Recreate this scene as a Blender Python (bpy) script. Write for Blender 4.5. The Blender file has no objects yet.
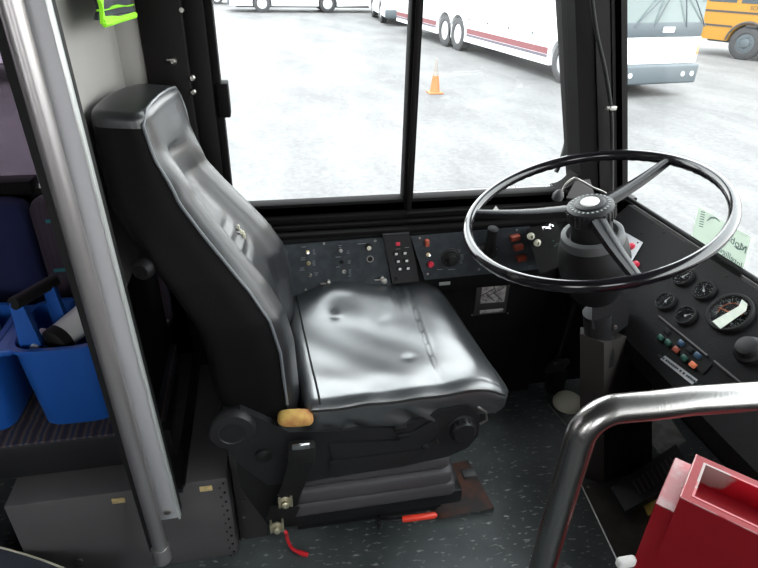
import bpy, bmesh, math, random
import numpy as np
from mathutils import Vector, Matrix
random.seed(4)
C = bpy.context.scene.collection
PI = math.pi

# ------------------------------------------------------------------ camera basis (also used to measure the place)
F, CX, CY, ZC = 575.0, 379.0, 284.0, 1.42
def _n(v): return v / np.linalg.norm(v)
_dn = _n(np.array([353 - CX, 1302 - CY, F]))
_dx = 3560 - CX
_dy = -(_dn[0] * _dx + _dn[2] * F) / _dn[1]
_X = _n(np.array([_dx, _dy, F])); _Z = -_dn; _Y = np.cross(_Z, _X)
RM = np.array([_X, _Y, _Z])
def ray(px, py): return RM @ np.array([px - CX, py - CY, F])
def _at(px, py, t): r = ray(px, py); return Vector((r[0] * t, r[1] * t, ZC + r[2] * t))
def onY(px, py, y): return _at(px, py, y / ray(px, py)[1])
def onZ(px, py, z): return _at(px, py, (z - ZC) / ray(px, py)[2])
def onX(px, py, x): return _at(px, py, x / ray(px, py)[0])
def onPl(px, py, p, n):
    r = ray(px, py); d = (Vector(p) - Vector((0, 0, ZC))).dot(n) / Vector(r).dot(n)
    return _at(px, py, d)

cam = bpy.data.objects.new('camera', bpy.data.cameras.new('camera')); C.objects.link(cam)
cam.data.sensor_fit = 'HORIZONTAL'; cam.data.sensor_width = 36; cam.data.lens = 36 * F / 758
cam.data.clip_start = 0.02; cam.data.clip_end = 500
cols = [RM @ np.array([1, 0, 0]), RM @ np.array([0, -1, 0]), RM @ np.array([0, 0, -1])]
M = Matrix(((cols[0][0], cols[1][0], cols[2][0], 0), (cols[0][1], cols[1][1], cols[2][1], 0),
            (cols[0][2], cols[1][2], cols[2][2], ZC), (0, 0, 0, 1)))
cam.matrix_world = M
bpy.context.scene.camera = cam

# ------------------------------------------------------------------ materials
def mat(name, col, rough=.5, metal=0, coatior=1.5, coatr=.12, bump=0, bscale=60, var=0, vscale=8, vcol=None, coat=0, spec=.5, detail=4, stretch=None, bump2=None, edges=(.4, .65)):
    m = bpy.data.materials.new(name); m.use_nodes = True
    nt = m.node_tree; b = nt.nodes['Principled BSDF']
    b.inputs['Base Color'].default_value = (*col, 1); b.inputs['Roughness'].default_value = rough
    b.inputs['Metallic'].default_value = metal; b.inputs['Specular IOR Level'].default_value = spec
    b.inputs['Coat Weight'].default_value = coat; b.inputs['Coat Roughness'].default_value = coatr; b.inputs['Coat IOR'].default_value = coatior
    tc = nt.nodes.new('ShaderNodeTexCoord'); src = tc.outputs['Object']
    if stretch:
        mp = nt.nodes.new('ShaderNodeMapping'); mp.inputs['Scale'].default_value = stretch
        nt.links.new(src, mp.inputs[0]); src = mp.outputs[0]
    if var or vcol:
        n = nt.nodes.new('ShaderNodeTexNoise'); n.inputs['Scale'].default_value = vscale; n.inputs['Detail'].default_value = detail
        nt.links.new(src, n.inputs['Vector'])
        r = nt.nodes.new('ShaderNodeValToRGB')
        r.color_ramp.elements[0].position = edges[0]; r.color_ramp.elements[1].position = edges[1]
        r.color_ramp.elements[0].color = (*col, 1)
        c2 = vcol or tuple(c * (1 + var) for c in col)
        r.color_ramp.elements[1].color = (*c2, 1)
        nt.links.new(n.outputs['Fac'], r.inputs[0]); nt.links.new(r.outputs[0], b.inputs['Base Color'])
    if bump:
        n = nt.nodes.new('ShaderNodeTexNoise'); n.inputs['Scale'].default_value = bscale; n.inputs['Detail'].default_value = 3
        nt.links.new(src, n.inputs['Vector'])
        bn = nt.nodes.new('ShaderNodeBump'); bn.inputs['Strength'].default_value = bump; bn.inputs['Distance'].default_value = .002
        nt.links.new(n.outputs['Fac'], bn.inputs['Height'])
        last = bn
        if bump2:
            n2 = nt.nodes.new('ShaderNodeTexNoise'); n2.inputs['Scale'].default_value = bump2[0]; n2.inputs['Detail'].default_value = 2
            n2.inputs['Distortion'].default_value = 1.2
            nt.links.new(src, n2.inputs['Vector'])
            b2 = nt.nodes.new('ShaderNodeBump'); b2.inputs['Strength'].default_value = bump2[1]; b2.inputs['Distance'].default_value = .02
            nt.links.new(n2.outputs['Fac'], b2.inputs['Height']); nt.links.new(bn.outputs[0], b2.inputs['Normal']); last = b2
        nt.links.new(last.outputs[0], b.inputs['Normal'])
    return m

def glass(name, tint, refl=.9, base=.025):
    m = bpy.data.materials.new(name); m.use_nodes = True; nt = m.node_tree; nt.nodes.clear()
    o = nt.nodes.new('ShaderNodeOutputMaterial'); t = nt.nodes.new('ShaderNodeBsdfTransparent'); t.inputs[0].default_value = (*tint, 1)
    g = nt.nodes.new('ShaderNodeBsdfGlossy'); g.inputs['Roughness'].default_value = .02
    fr = nt.nodes.new('ShaderNodeLayerWeight'); fr.inputs['Blend'].default_value = .5
    pw = nt.nodes.new('ShaderNodeMath'); pw.operation = 'POWER'; pw.inputs[1].default_value = 4.5; nt.links.new(fr.outputs['Facing'], pw.inputs[0])
    mu = nt.nodes.new('ShaderNodeMath'); mu.operation = 'MULTIPLY_ADD'; mu.inputs[1].default_value = refl * .5; mu.inputs[2].default_value = base
    mx = nt.nodes.new('ShaderNodeMixShader')
    nt.links.new(pw.outputs[0], mu.inputs[0]); nt.links.new(mu.outputs[0], mx.inputs[0]); nt.links.new(t.outputs[0], mx.inputs[1])
    nt.links.new(g.outputs[0], mx.inputs[2]); nt.links.new(mx.outputs[0], o.inputs[0])
    return m

K = {}
K['vinyl'] = mat('black_vinyl', (.012, .013, .015), .36, bump=.25, bscale=420, coat=.22, coatr=.25, spec=.5, bump2=(7, .06))
K['vinyl_seat'] = mat('glossy_black_vinyl', (.030, .033, .036), .36, bump=.2, bscale=380, coat=1, coatior=1.75, coatr=.26, spec=1.0, bump2=(7, .055))
K['piping'] = mat('grey_piping', (.10, .11, .12), .35)
K['black'] = mat('black_painted_metal', (.010, .010, .011), .45, spec=.35, bump=.15, bscale=300)
K['blackplastic'] = mat('black_plastic', (.013, .013, .014), .42, spec=.35, bump=.3, bscale=500)
K['rubber'] = mat('black_rubber', (.009, .009, .009), .65, spec=.25)
K['bellows'] = mat('grey_black_bellows', (.060, .056, .060), .55, bump=.2, bscale=60)
K['panelface'] = mat('switch_plate', (.024, .029, .034), .45, spec=.35, var=.6, vscale=30, bump=.1, bscale=300)
K['console'] = mat('console_black', (.006, .006, .0065), .55, spec=.2)
K['dash'] = mat('dash_textured_black', (.0065, .006, .0065), .55, spec=.18, bump=.5, bscale=420)
K['post'] = mat('brown_black_pillar', (.005, .004, .004), .55, spec=.15, bump=.1, bscale=200)
K['frame'] = mat('dark_window_frame', (.005, .0045, .0045), .7, spec=.08)
K['chrome'] = mat('chrome', (.75, .75, .76), .12, 1)
K['steel'] = mat('brushed_stainless', (.36, .35, .34), .27, 1, bump=.08, bscale=300, stretch=(1, 1, 1))
K['dullsteel'] = mat('worn_steel', (.30, .29, .27), .4, 1, var=.5, vscale=40)
K['alu'] = mat('aluminium_trim', (.50, .50, .52), .45, .35)
K['aluedge'] = mat('bright_aluminium', (.75, .78, .76), .3, .6)
K['stanchion'] = mat('satin_aluminium', (.47, .45, .45), .33, .9, bump=.05, bscale=200, stretch=(1, 1, .05))
K['greypanel'] = mat('grey_partition', (.30, .29, .275), .42, bump=.25, bscale=500, var=.12, vscale=3)
K['greybox'] = mat('grey_heater_box', (.075, .070, .072), .5, bump=.2, bscale=400, var=.15, vscale=6)
K['darkgrey'] = mat('dark_grey_metal', (.035, .033, .034), .5, bump=.2, bscale=300)
K['column'] = mat('grey_brown_column', (.032, .029, .026), .55, bump=.2, bscale=200)
K['tan'] = mat('tan_pad', (.45, .34, .16), .7, var=.4, vscale=80)
K['foam'] = mat('yellow_foam', (.50, .33, .08), .85, vcol=(.32, .13, .04), vscale=22, bump=.6, bscale=120)
K['red'] = mat('red_paint', (.22, .002, .007), .5, spec=.3, bump=.12, bscale=200)
K['redworn'] = mat('worn_red_paint', (.34, .005, .014), .4, vcol=(.26, .17, .16), vscale=11, detail=6, edges=(.60, .63), coat=.2)
K['redpink'] = mat('pinkish_red_paint', (.34, .03, .04), .42, vcol=(.34, .17, .17), vscale=28, detail=6, edges=(.45, .6), coat=.15)  # mottled pinkish red; on the fare box ledge it stands for glare
K['redgrip'] = mat('red_grip', (.75, .045, .02), .4)
K['redstrap'] = mat('red_strap', (.55, .01, .02), .6)
K['rocker'] = mat('rust_red_rocker', (.28, .055, .030), .4)
K['redled'] = mat('red_lens', (.55, .03, .06), .3)
K['white'] = mat('white_plastic', (.7, .7, .68), .4)
K['ivory'] = mat('ivory', (.55, .53, .42), .4)
K['legend'] = mat('pale_legend', (.30, .32, .32), .6)
K['silverlabel'] = mat('silver_label', (.50, .48, .46), .5, .1, vcol=(.22, .20, .20), vscale=60)
K['blue'] = mat('blue_plastic', (.012, .085, .36), .36, bump=.05, bscale=100)
K['bluepale'] = mat('pale_blue_plastic', (.14, .33, .45), .4)
K['bluefab'] = mat('blue_moquette', (.004, .009, .055), .9, bump=.5, bscale=600)
K['teal'] = mat('teal_mark', (.01, .12, .14), .8)
K['hivis'] = mat('lime_fabric', (.32, .85, .02), .8)
K['navy'] = mat('charcoal_fabric', (.035, .04, .055), .8, bump=.5, bscale=300)
K['yellow'] = mat('yellow_paint', (.60, .45, .10), .5)
K['rust'] = mat('rusty_plate', (.030, .024, .022), .6, vcol=(.11, .035, .018), vscale=14, detail=6, edges=(.45, .7))
K['zinc'] = mat('zinc_bolt', (.55, .50, .36), .35, .8)
K['brass'] = mat('brass', (.6, .48, .25), .3, .9)
K['plate'] = mat('scuffed_floor_plate', (.045, .042, .038), .4, .3, var=1.0, vscale=7)
K['green'] = mat('green_lens', (.015, .07, .05), .35)
K['orange'] = mat('orange_lens', (.80, .22, .10), .35)
K['bluelens'] = mat('blue_lens', (.03, .07, .13), .3)
K['face'] = mat('gauge_face', (.006, .006, .007), .6, spec=.1)
K['needle'] = mat('needle_orange', (.6, .14, .04), .5)
K['tape'] = mat('masking_tape', (.62, .66, .58), .6, var=.15, vscale=60)
K['tyre'] = mat('tyre', (.03, .03, .032), .8)
K['hubm'] = mat('alloy_wheel', (.55, .56, .58), .4, .5)
K['buswhite'] = mat('white_bus_paint', (.72, .74, .76), .35)
K['busred'] = mat('red_stripe', (.13, .030, .036), .5)
K['buspurple'] = mat('mauve_stripe', (.08, .07, .09), .5)
K['busgrey'] = mat('grey_bumper', (.06, .075, .085), .5)
K['buswindow'] = mat('bus_window', (.06, .075, .085), .12)
K['buswindshield'] = mat('pale_windshield', (.10, .13, .13), .15)
K['schoolyellow'] = mat('school_bus_yellow', (.30, .145, .008), .45)
K['schoolblack'] = mat('school_bus_black', (.035, .03, .03), .5)
K['coneo'] = mat('cone_orange', (.28, .095, .026), .6)
K['conew'] = mat('cone_white', (.17, .155, .145), .6)
K['carp'] = mat('grey_car_paint', (.10, .11, .12), .3)
K['limegreen'] = mat('lime_graphic', (.22, .50, .06), .5)
K['bluegraphic'] = mat('blue_graphic', (.02, .18, .40), .5)
K['textdark'] = mat('dark_lettering', (.02, .03, .035), .6)
K['stickergreen'] = mat('pale_green_sticker', (.33, .42, .33), .6)
def translucent(name, c):
    m = bpy.data.materials.new(name); m.use_nodes = True; nt = m.node_tree; nt.nodes.clear()
    o = nt.nodes.new('ShaderNodeOutputMaterial'); a = nt.nodes.new('ShaderNodeBsdfDiffuse'); t = nt.nodes.new('ShaderNodeBsdfTranslucent'); x = nt.nodes.new('ShaderNodeMixShader')
    a.inputs[0].default_value = (*c, 1); t.inputs[0].default_value = (*c, 1); x.inputs[0].default_value = .5
    nt.links.new(a.outputs[0], x.inputs[1]); nt.links.new(t.outputs[0], x.inputs[2]); nt.links.new(x.outputs[0], o.inputs[0]); return m
K['stickergreen'] = translucent('pale_green_vinyl', (.66, .72, .66))
K['stickertext'] = mat('sticker_lettering', (.11, .18, .17), .6)
K['cabin'] = mat('cabin_lining', (.13, .13, .125), .6)
K['clear'] = glass('clear_glass', (.97, .98, .97))
K['gaugeglass'] = glass('gauge_glass', (.9, .9, .9), .03, .002)
K['tinted'] = glass('tinted_glass', (.36, .32, .36))
K['ribbed'] = mat('ribbed_black_rubber', (.016, .016, .017), .5, bump=.2, bscale=200)

def speckled_floor():
    m = bpy.data.materials.new('speckled_rubber_floor'); m.use_nodes = True; nt = m.node_tree; b = nt.nodes['Principled BSDF']
    tc = nt.nodes.new('ShaderNodeTexCoord')
    mp = nt.nodes.new('ShaderNodeMapping'); mp.inputs['Scale'].default_value = (1, 2.6, 1); mp.inputs['Rotation'].default_value = (0, 0, .25)
    nt.links.new(tc.outputs['Object'], mp.inputs[0])
    n1 = nt.nodes.new('ShaderNodeTexNoise'); n1.inputs['Scale'].default_value = 38; n1.inputs['Detail'].default_value = 5; nt.links.new(mp.outputs[0], n1.inputs[0])
    r1 = nt.nodes.new('ShaderNodeValToRGB'); r1.color_ramp.elements[0].position = .60; r1.color_ramp.elements[1].position = .70
    r1.color_ramp.elements[0].color = (0, 0, 0, 1); r1.color_ramp.elements[1].color = (1, 1, 1, 1); nt.links.new(n1.outputs[0], r1.inputs[0])
    n2 = nt.nodes.new('ShaderNodeTexNoise'); n2.inputs['Scale'].default_value = 3.5; n2.inputs['Detail'].default_value = 6; nt.links.new(tc.outputs['Object'], n2.inputs[0])
    r2 = nt.nodes.new('ShaderNodeValToRGB'); r2.color_ramp.elements[0].position = .35; r2.color_ramp.elements[1].position = .7
    r2.color_ramp.elements[0].color = (.030, .036, .037, 1); r2.color_ramp.elements[1].color = (.115, .13, .13, 1); nt.links.new(n2.outputs[0], r2.inputs[0])
    mx = nt.nodes.new('ShaderNodeMix'); mx.data_type = 'RGBA'; mx.inputs[7].default_value = (.30, .31, .29, 1)
    nt.links.new(r1.outputs[0], mx.inputs[0]); nt.links.new(r2.outputs[0], mx.inputs[6]); nt.links.new(mx.outputs[2], b.inputs['Base Color'])
    r3 = nt.nodes.new('ShaderNodeMapRange'); r3.inputs[3].default_value = .30; r3.inputs[4].default_value = .62; nt.links.new(n2.outputs[0], r3.inputs[0])
    nt.links.new(r3.outputs[0], b.inputs['Roughness'])
    bp = nt.nodes.new('ShaderNodeBump'); bp.inputs['Strength'].default_value = .3; bp.inputs['Distance'].default_value = .002
    nt.links.new(n1.outputs[0], bp.inputs['Height']); nt.links.new(bp.outputs[0], b.inputs['Normal'])
    return m
K['floor'] = speckled_floor()

def asphalt():
    m = bpy.data.materials.new('pale_asphalt'); m.use_nodes = True; nt = m.node_tree; b = nt.nodes['Principled BSDF']
    tc = nt.nodes.new('ShaderNodeTexCoord')
    mp = nt.nodes.new('ShaderNodeMapping'); mp.inputs['Scale'].default_value = (1, .45, 1); mp.inputs['Rotation'].default_value = (0, 0, .5)
    nt.links.new(tc.outputs['Object'], mp.inputs[0])
    n1 = nt.nodes.new('ShaderNodeTexNoise'); n1.inputs['Scale'].default_value = .8; n1.inputs['Detail'].default_value = 9; n1.inputs['Roughness'].default_value = .68; n1.inputs['Distortion'].default_value = .1
    nt.links.new(mp.outputs[0], n1.inputs[0])
    r = nt.nodes.new('ShaderNodeValToRGB'); e = r.color_ramp.elements
    e[0].position = .34; e[0].color = (.064, .064, .066, 1); e[1].position = .60; e[1].color = (.110, .110, .110, 1)
    nt.links.new(n1.outputs[0], r.inputs[0])
    n2 = nt.nodes.new('ShaderNodeTexNoise'); n2.inputs['Scale'].default_value = 11; n2.inputs['Detail'].default_value = 7; n2.inputs['Roughness'].default_value = .8; nt.links.new(tc.outputs['Object'], n2.inputs[0])
    mx = nt.nodes.new('ShaderNodeMix'); mx.data_type = 'RGBA'; mx.blend_type = 'OVERLAY'; mx.inputs[0].default_value = .75
    nt.links.new(r.outputs[0], mx.inputs[6]); nt.links.new(n2.outputs[0], mx.inputs[7]); nt.links.new(mx.outputs[2], b.inputs['Base Color'])
    b.inputs['Roughness'].default_value = .75
    return m
K['asphalt'] = asphalt()

def striped(name, cols, scale, rot=0):
    m = bpy.data.materials.new(name); m.use_nodes = True; nt = m.node_tree; b = nt.nodes['Principled BSDF']
    tc = nt.nodes.new('ShaderNodeTexCoord'); mp = nt.nodes.new('ShaderNodeMapping'); mp.inputs['Rotation'].default_value = (0, 0, rot)
    nt.links.new(tc.outputs['Object'], mp.inputs[0])
    w = nt.nodes.new('ShaderNodeTexWave'); w.inputs['Scale'].default_value = scale; w.inputs['Distortion'].default_value = .6; w.inputs['Detail Scale'].default_value = 6
    nt.links.new(mp.outputs[0], w.inputs[0])
    r = nt.nodes.new('ShaderNodeValToRGB'); r.color_ramp.interpolation = 'LINEAR'
    r.color_ramp.elements[0].color = (*cols[0], 1); r.color_ramp.elements[1].color = (*cols[-1], 1)
    for i, c in enumerate(cols[1:-1]):
        e = r.color_ramp.elements.new((i + 1) / (len(cols) - 1)); e.color = (*c, 1)
    nt.links.new(w.outputs[0], r.inputs[0]); nt.links.new(r.outputs[0], b.inputs['Base Color']); b.inputs['Roughness'].default_value = .9
    return m
K['moquette'] = striped('striped_moquette', [(.010, .014, .03), (.05, .025, .03), (.09, .07, .055), (.012, .02, .05)], 9)
K['purplefab'] = striped('purple_striped_moquette', [(.020, .012, .022), (.040, .022, .035), (.022, .018, .034)], 22)

# ------------------------------------------------------------------ mesh builder
class B:
    def __init__(s): s.bm = bmesh.new()
    def _xf(s, vs, mtx):
        for v in vs: v.co = mtx @ v.co
    def box(s, c, d, rot=None, bev=0, seg=2):
        r = bmesh.ops.create_cube(s.bm, size=1); vs = r['verts']
        for v in vs: v.co = Vector((v.co.x * d[0], v.co.y * d[1], v.co.z * d[2]))
        if bev:
            es = list({e for v in vs for e in v.link_edges})
            o = bmesh.ops.bevel(s.bm, geom=es, offset=min(bev, min(d) * .45), segments=seg, affect='EDGES', profile=.5)
            vs = list({v for f in o['faces'] for v in f.verts} | {v for v in vs if v.is_valid})
        m = Matrix.Translation(Vector(c)) @ (rot.to_4x4() if rot is not None else Matrix())
        s._xf(vs, m); return s
    def cyl(s, p0, p1, r0, r1=None, seg=24):
        p0, p1 = Vector(p0), Vector(p1); r1 = r0 if r1 is None else r1
        return s.lathe(p0, p1 - p0, [(0, r0), ((p1 - p0).length, r1)], seg)
    def lathe(s, o, ax, prof, seg=28, cap=True):
        o = Vector(o); ax = Vector(ax).normalized()
        u = ax.orthogonal().normalized(); w = ax.cross(u); rings = []
        for h, r in prof:
            rings.append([s.bm.verts.new(o + ax * h + (u * math.cos(a) + w * math.sin(a)) * max(r, 1e-5)) for a in [2 * PI * i / seg for i in range(seg)]])
        for a, b in zip(rings, rings[1:]):
            for i in range(seg):
                j = (i + 1) % seg; s.bm.faces.new((a[i], a[j], b[j], b[i]))
        if cap:
            s.bm.faces.new(rings[0][::-1]); s.bm.faces.new(rings[-1])
        return s
    def tube(s, pts, r, seg=12, closed=False, radii=None):
        pts = [Vector(p) for p in pts]; n = len(pts); rings = []; prev = None
        for i, p in enumerate(pts):
            if closed: t = (pts[(i + 1) % n] - pts[i - 1]).normalized()
            else: t = (pts[min(i + 1, n - 1)] - pts[max(i - 1, 0)]).normalized()
            if prev is None: u = t.orthogonal().normalized()
            else:
                u = prev - t * prev.dot(t); u = u.normalized() if u.length > 1e-6 else t.orthogonal().normalized()
            prev = u; w = t.cross(u); rr = radii[i] if radii else r
            rings.append([s.bm.verts.new(p + (u * math.cos(a) + w * math.sin(a)) * rr) for a in [2 * PI * k / seg for k in range(seg)]])
        pr = list(zip(rings, rings[1:]))
        if closed:
            # align the last ring to the first
            best = min(range(seg), key=lambda k: (rings[0][0].co - rings[-1][k].co).length)
            pr.append((rings[-1][best:] + rings[-1][:best], rings[0]))
        for a, b in pr:
            for i in range(seg):
                j = (i + 1) % seg; s.bm.faces.new((a[i], a[j], b[j], b[i]))
        if not closed:
            s.bm.faces.new(rings[0][::-1]); s.bm.faces.new(rings[-1])
        return s
    def hull(s, a, b):       # two matching polygons -> closed solid
        va = [s.bm.verts.new(Vector(p)) for p in a]; vb = [s.bm.verts.new(Vector(p)) for p in b]; n = len(va)
        s.bm.faces.new(va[::-1]); s.bm.faces.new(vb)
        for i in range(n):
            j = (i + 1) % n; s.bm.faces.new((va[i], va[j], vb[j], vb[i]))
        return s
    def prism(s, poly, axis, d0, d1):
        def P(p, d):
            return {'x': (d, p[0], p[1]), 'y': (p[0], d, p[1]), 'z': (p[0], p[1], d)}[axis]
        return s.hull([P(p, d0) for p in poly], [P(p, d1) for p in poly])
    def bevel(s, w, seg=2, ang=30):
        es = [e for e in s.bm.edges if len(e.link_faces) == 2 and e.calc_face_angle(0) > math.radians(ang)]
        bmesh.ops.bevel(s.bm, geom=es, offset=w, segments=seg, affect='EDGES', profile=.5); return s
    def rbox(s, c, h, r, n=(16, 16, 8), f=None, mtx=None):
        c = Vector(c); h = Vector(h); vmap = {}
        def key(p): return tuple(round(x, 6) for x in p)
        def V(p):
            k = key(p)
            if k not in vmap:
                q = Vector((p[0] * h.x, p[1] * h.y, p[2] * h.z))
                inn = Vector([max(-h[i] + r, min(h[i] - r, q[i])) for i in range(3)])
                d = q - inn
                if d.length > 1e-9: q = inn + d.normalized() * r
                if f: q = f(q, h)
                if mtx: q = mtx @ q
                vmap[k] = s.bm.verts.new(c + q)
            return vmap[k]
        for ax in range(3):
            a, b = [(1, 2), (2, 0), (0, 1)][ax]
            for sg in (-1, 1):
                for i in range(n[a]):
                    for j in range(n[b]):
                        q = []
                        for (di, dj) in ((0, 0), (1, 0), (1, 1), (0, 1)):
                            p = [0, 0, 0]; p[ax] = sg; p[a] = -1 + 2 * (i + di) / n[a]; p[b] = -1 + 2 * (j + dj) / n[b]; q.append(V(p))
                        if sg < 0: q = q[::-1]
                        if len(set(q)) == 4: s.bm.faces.new(q)
        return s
    def done(s, name, m, parent=None, ang=40, local=False):
        bmesh.ops.recalc_face_normals(s.bm, faces=s.bm.faces[:])
        me = bpy.data.meshes.new(name); s.bm.to_mesh(me); s.bm.free()
        for p in me.polygons: p.use_smooth = True
        try: me.set_sharp_from_angle(angle=math.radians(ang))
        except Exception: pass
        me.materials.append(K[m] if isinstance(m, str) else m)
        o = bpy.data.objects.new(name, me); C.objects.link(o)
        if parent:
            o.parent = parent
            if not local:
                acc = Vector(OFF.get(parent.name, (0, 0, 0)))
                o.location = -acc; OFF[o.name] = (0, 0, 0)
        else: OFF[o.name] = (0, 0, 0)
        if parent and local: OFF[o.name] = (0, 0, 0)
        return o
OFF = {}
def tag(o, label, cat, group=None, kind=None):
    o['label'] = label; o['category'] = cat
    if group: o['group'] = group
    if kind: o['kind'] = kind
    return o
def empty(name, loc, label, cat, group=None, rz=0):
    o = bpy.data.objects.new(name, None); o.empty_display_size = .05; C.objects.link(o)
    o.location = loc; o.rotation_euler = (0, 0, rz); OFF[o.name] = tuple(loc); tag(o, label, cat, group); return o
def struct(b, name, m):
    o = b.done(name, m) if isinstance(b, B) else b
    o['kind'] = 'structure'; return o
def lab(o, l): o['label'] = l; return o
def text(s, size, mtx, name, m, parent, depth=.0004, mirror=False, local=False):
    cu = bpy.data.curves.new(name, 'FONT'); cu.body = s; cu.size = size; cu.extrude = depth; cu.align_x = 'CENTER'; cu.align_y = 'CENTER'
    t = bpy.data.objects.new(name + '_tmp', cu); C.objects.link(t); bpy.context.view_layer.update()
    me = bpy.data.meshes.new_from_object(t.evaluated_get(bpy.context.evaluated_depsgraph_get()))
    bpy.data.objects.remove(t)
    b = B(); b.bm.from_mesh(me)
    for v in b.bm.verts:
        if mirror: v.co.x = -v.co.x
        v.co = mtx @ v.co
    return b.done(name, m, parent, local=local)
def frame3(o, x, z):      # matrix with given x dir and normal z
    x = Vector(x).normalized(); z = Vector(z).normalized(); y = z.cross(x).normalized(); x = y.cross(z)
    return Matrix(((x.x, y.x, z.x, o[0]), (x.y, y.y, z.y, o[1]), (x.z, y.z, z.z, o[2]), (0, 0, 0, 1)))
def sm(a, b, x):
    t = max(0, min(1, (x - a) / (b - a))); return t * t * (3 - 2 * t)
def interp(x, xs, ys): return float(np.interp(x, xs, ys))
def bez(pts, n=24):       # Catmull-Rom through points
    pts = [Vector(p) for p in pts]; out = []; P = [pts[0]] + pts + [pts[-1]]
    for i in range(1, len(P) - 2):
        for k in range(n):
            t = k / n; a, b, c, d = P[i - 1], P[i], P[i + 1], P[i + 2]
            out.append(.5 * ((2 * b) + (-a + c) * t + (2 * a - 5 * b + 4 * c - d) * t * t + (-a + 3 * b - 3 * c + d) * t ** 3))
    out.append(pts[-1]); return out

# ================================================================== THE SETTING
GZ = -1.1
b = B(); b.box((0, 20, GZ - .05), (160, 160, .1)); struct(b, 'ground', 'asphalt')
b = B(); b.box((-1.2, .30, -.03), (5.2, 2.72, .06)); struct(b, 'floor', 'floor')
WY = 1.6
# driver's side wall with two window openings
b = B()
b.box((.30, WY + .06, .37), (1.80, .12, .76))                       # under the driver's window
b.box((-1.90, WY + .06, .43), (2.80, .12, .88))                     # under the passenger window
b.box((-.37, WY + .06, .90), (.24, .12, 1.80), bev=0); b.box((1.32, WY + .06, .25), (.24, .12, .50))
struct(b, 'wall_left', 'post')
b = B(); b.box((-1.2, WY + .06, 1.93), (4.9, .12, .28)); struct(b, 'wall_header', 'cabin')
# dark pillar behind the seat with its stepped flange
b = B()
b.box((-.215, WY - .03, .95), (.10, .09, 2.0), bev=.004)
b.box((-.142, WY - .005, .95), (.05, .07, 2.0), bev=.004)
struct(b, 'pillar_rear', 'post')
b = B()
b.box((-.168, WY - .052, 1.02), (.006, .03, 1.6)); struct(b, 'trim_1', 'frame')
for i, z in enumerate((1.315, 1.14, 1.06)):
    p = onY([181.5, 192, 193][i], [10, 78, 92][i], WY - .075)
    bb = B(); bb.lathe(p, (0, -1, 0), [(0, .006), (.004, .005)], 10)
    if i == 0: cap = bb
    else: cap.lathe(p, (0, -1, 0), [(0, .008), (.006, .005)], 10)
struct(cap, 'trim_2', 'dullsteel')
b = B(); p = onY(173, 61, WY - .075); b.lathe(p, (0, -1, 0), [(0, .010), (.006, .008), (.014, .004)], 14); b.box(p + Vector((-.004, -.012, .004)), (.018, .008, .006), bev=.002)
tag(b.done('screw_stub', 'dullsteel'), 'small bent metal screw stub sticking out of the black pillar beside the headrest', 'screw')

# driver's window: frame, mullion, glass panes
xl, xr0, xr1 = -.10, .94, .70
def jamb_x(z): return .948 + (z - .889) * (-.244)
w = bpy.data.objects.new('window_1', None); C.objects.link(w); w['kind'] = 'structure'; OFF['window_1'] = (0, 0, 0)
b = B()
b.box((.40, WY - .005, .780), (1.06, .05, .040), bev=.006)
b.box((.40, WY - .020, .755), (1.10, .06, .020), bev=.004)
b.box((-.108, WY - .01, 1.22), (.022, .05, .90), bev=.004)
b.box((-.095, WY - .012, 1.095), (.03, .06, .085), bev=.004)          # latch block
poly = [(jamb_x(.80), .80), (jamb_x(1.80), 1.80), (jamb_x(1.80) + .06, 1.80), (jamb_x(.80) + .06, .80)]
b.prism(poly, 'y', WY - .03, WY + .05)
# rounded lower corner fillet
cx, cz, r = jamb_x(.86) - .055, .860, .06
arc = [(cx + r * math.cos(a) * 1.0, cz + r * math.sin(a)) for a in [(-PI / 2) + k * PI / 16 for k in range(9)]]
b.prism(arc + [(cx + r + .03, .86), (cx + r + .03, .79), (cx, .79)], 'y', WY - .02, WY + .04)
b.box((.36, WY, 1.805), (1.1, .06, .03))
b.done('window_frame', 'frame', w)
b = B(); b.box((.409, WY - .008, 1.22), (.032, .045, 1.17), bev=.005); b.box((.409, WY - .034, 1.22), (.012, .01, 1.17), bev=.002); b.done('mullion', 'frame', w)
b = B(); b.box((.155, WY + .012, 1.29), (.50, .004, 1.0)); b.done('pane', 'clear', w)
b = B(); b.prism([(.42, .80), (jamb_x(.80), .80), (jamb_x(1.80), 1.80), (.42, 1.80)], 'y', WY + .02, WY + .024); b.done('pane', 'clear', w)
# ledges under the window
b = B()
b.box((.42, WY - .03, .738), (1.08, .07, .012), bev=.003)
b.box((.42, WY - .045, .722), (1.08, .09, .014), bev=.004)
b.box((.42, WY - .015, .765), (1.08, .03, .05))
b.tube([(.40, WY - .062, .765), (.93, WY - .062, .770)], .0035, 8)
b.tube([(.40, WY - .075, .745), (.93, WY - .075, .750)], .0035, 8)
struct(b, 'trim_3', 'frame')
# passenger window behind the partition
w = bpy.data.objects.new('window_2', None); C.objects.link(w); w['kind'] = 'structure'; OFF['window_2'] = (0, 0, 0)
b = B(); b.box((-1.55, WY - .01, .885), (1.9, .06, .035), bev=.004); b.box((-1.55, WY, 1.655), (1.9, .06, .05)); b.box((-.475, WY, 1.25), (.05, .06, .8)); b.box((-2.5, WY, 1.25), (.06, .06, .8))
b.done('window_frame', 'frame', w)
b = B(); b.box((-1.55, WY + .01, 1.27), (2.1, .005, .78)); b.done('pane', 'tinted', w)

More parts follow.
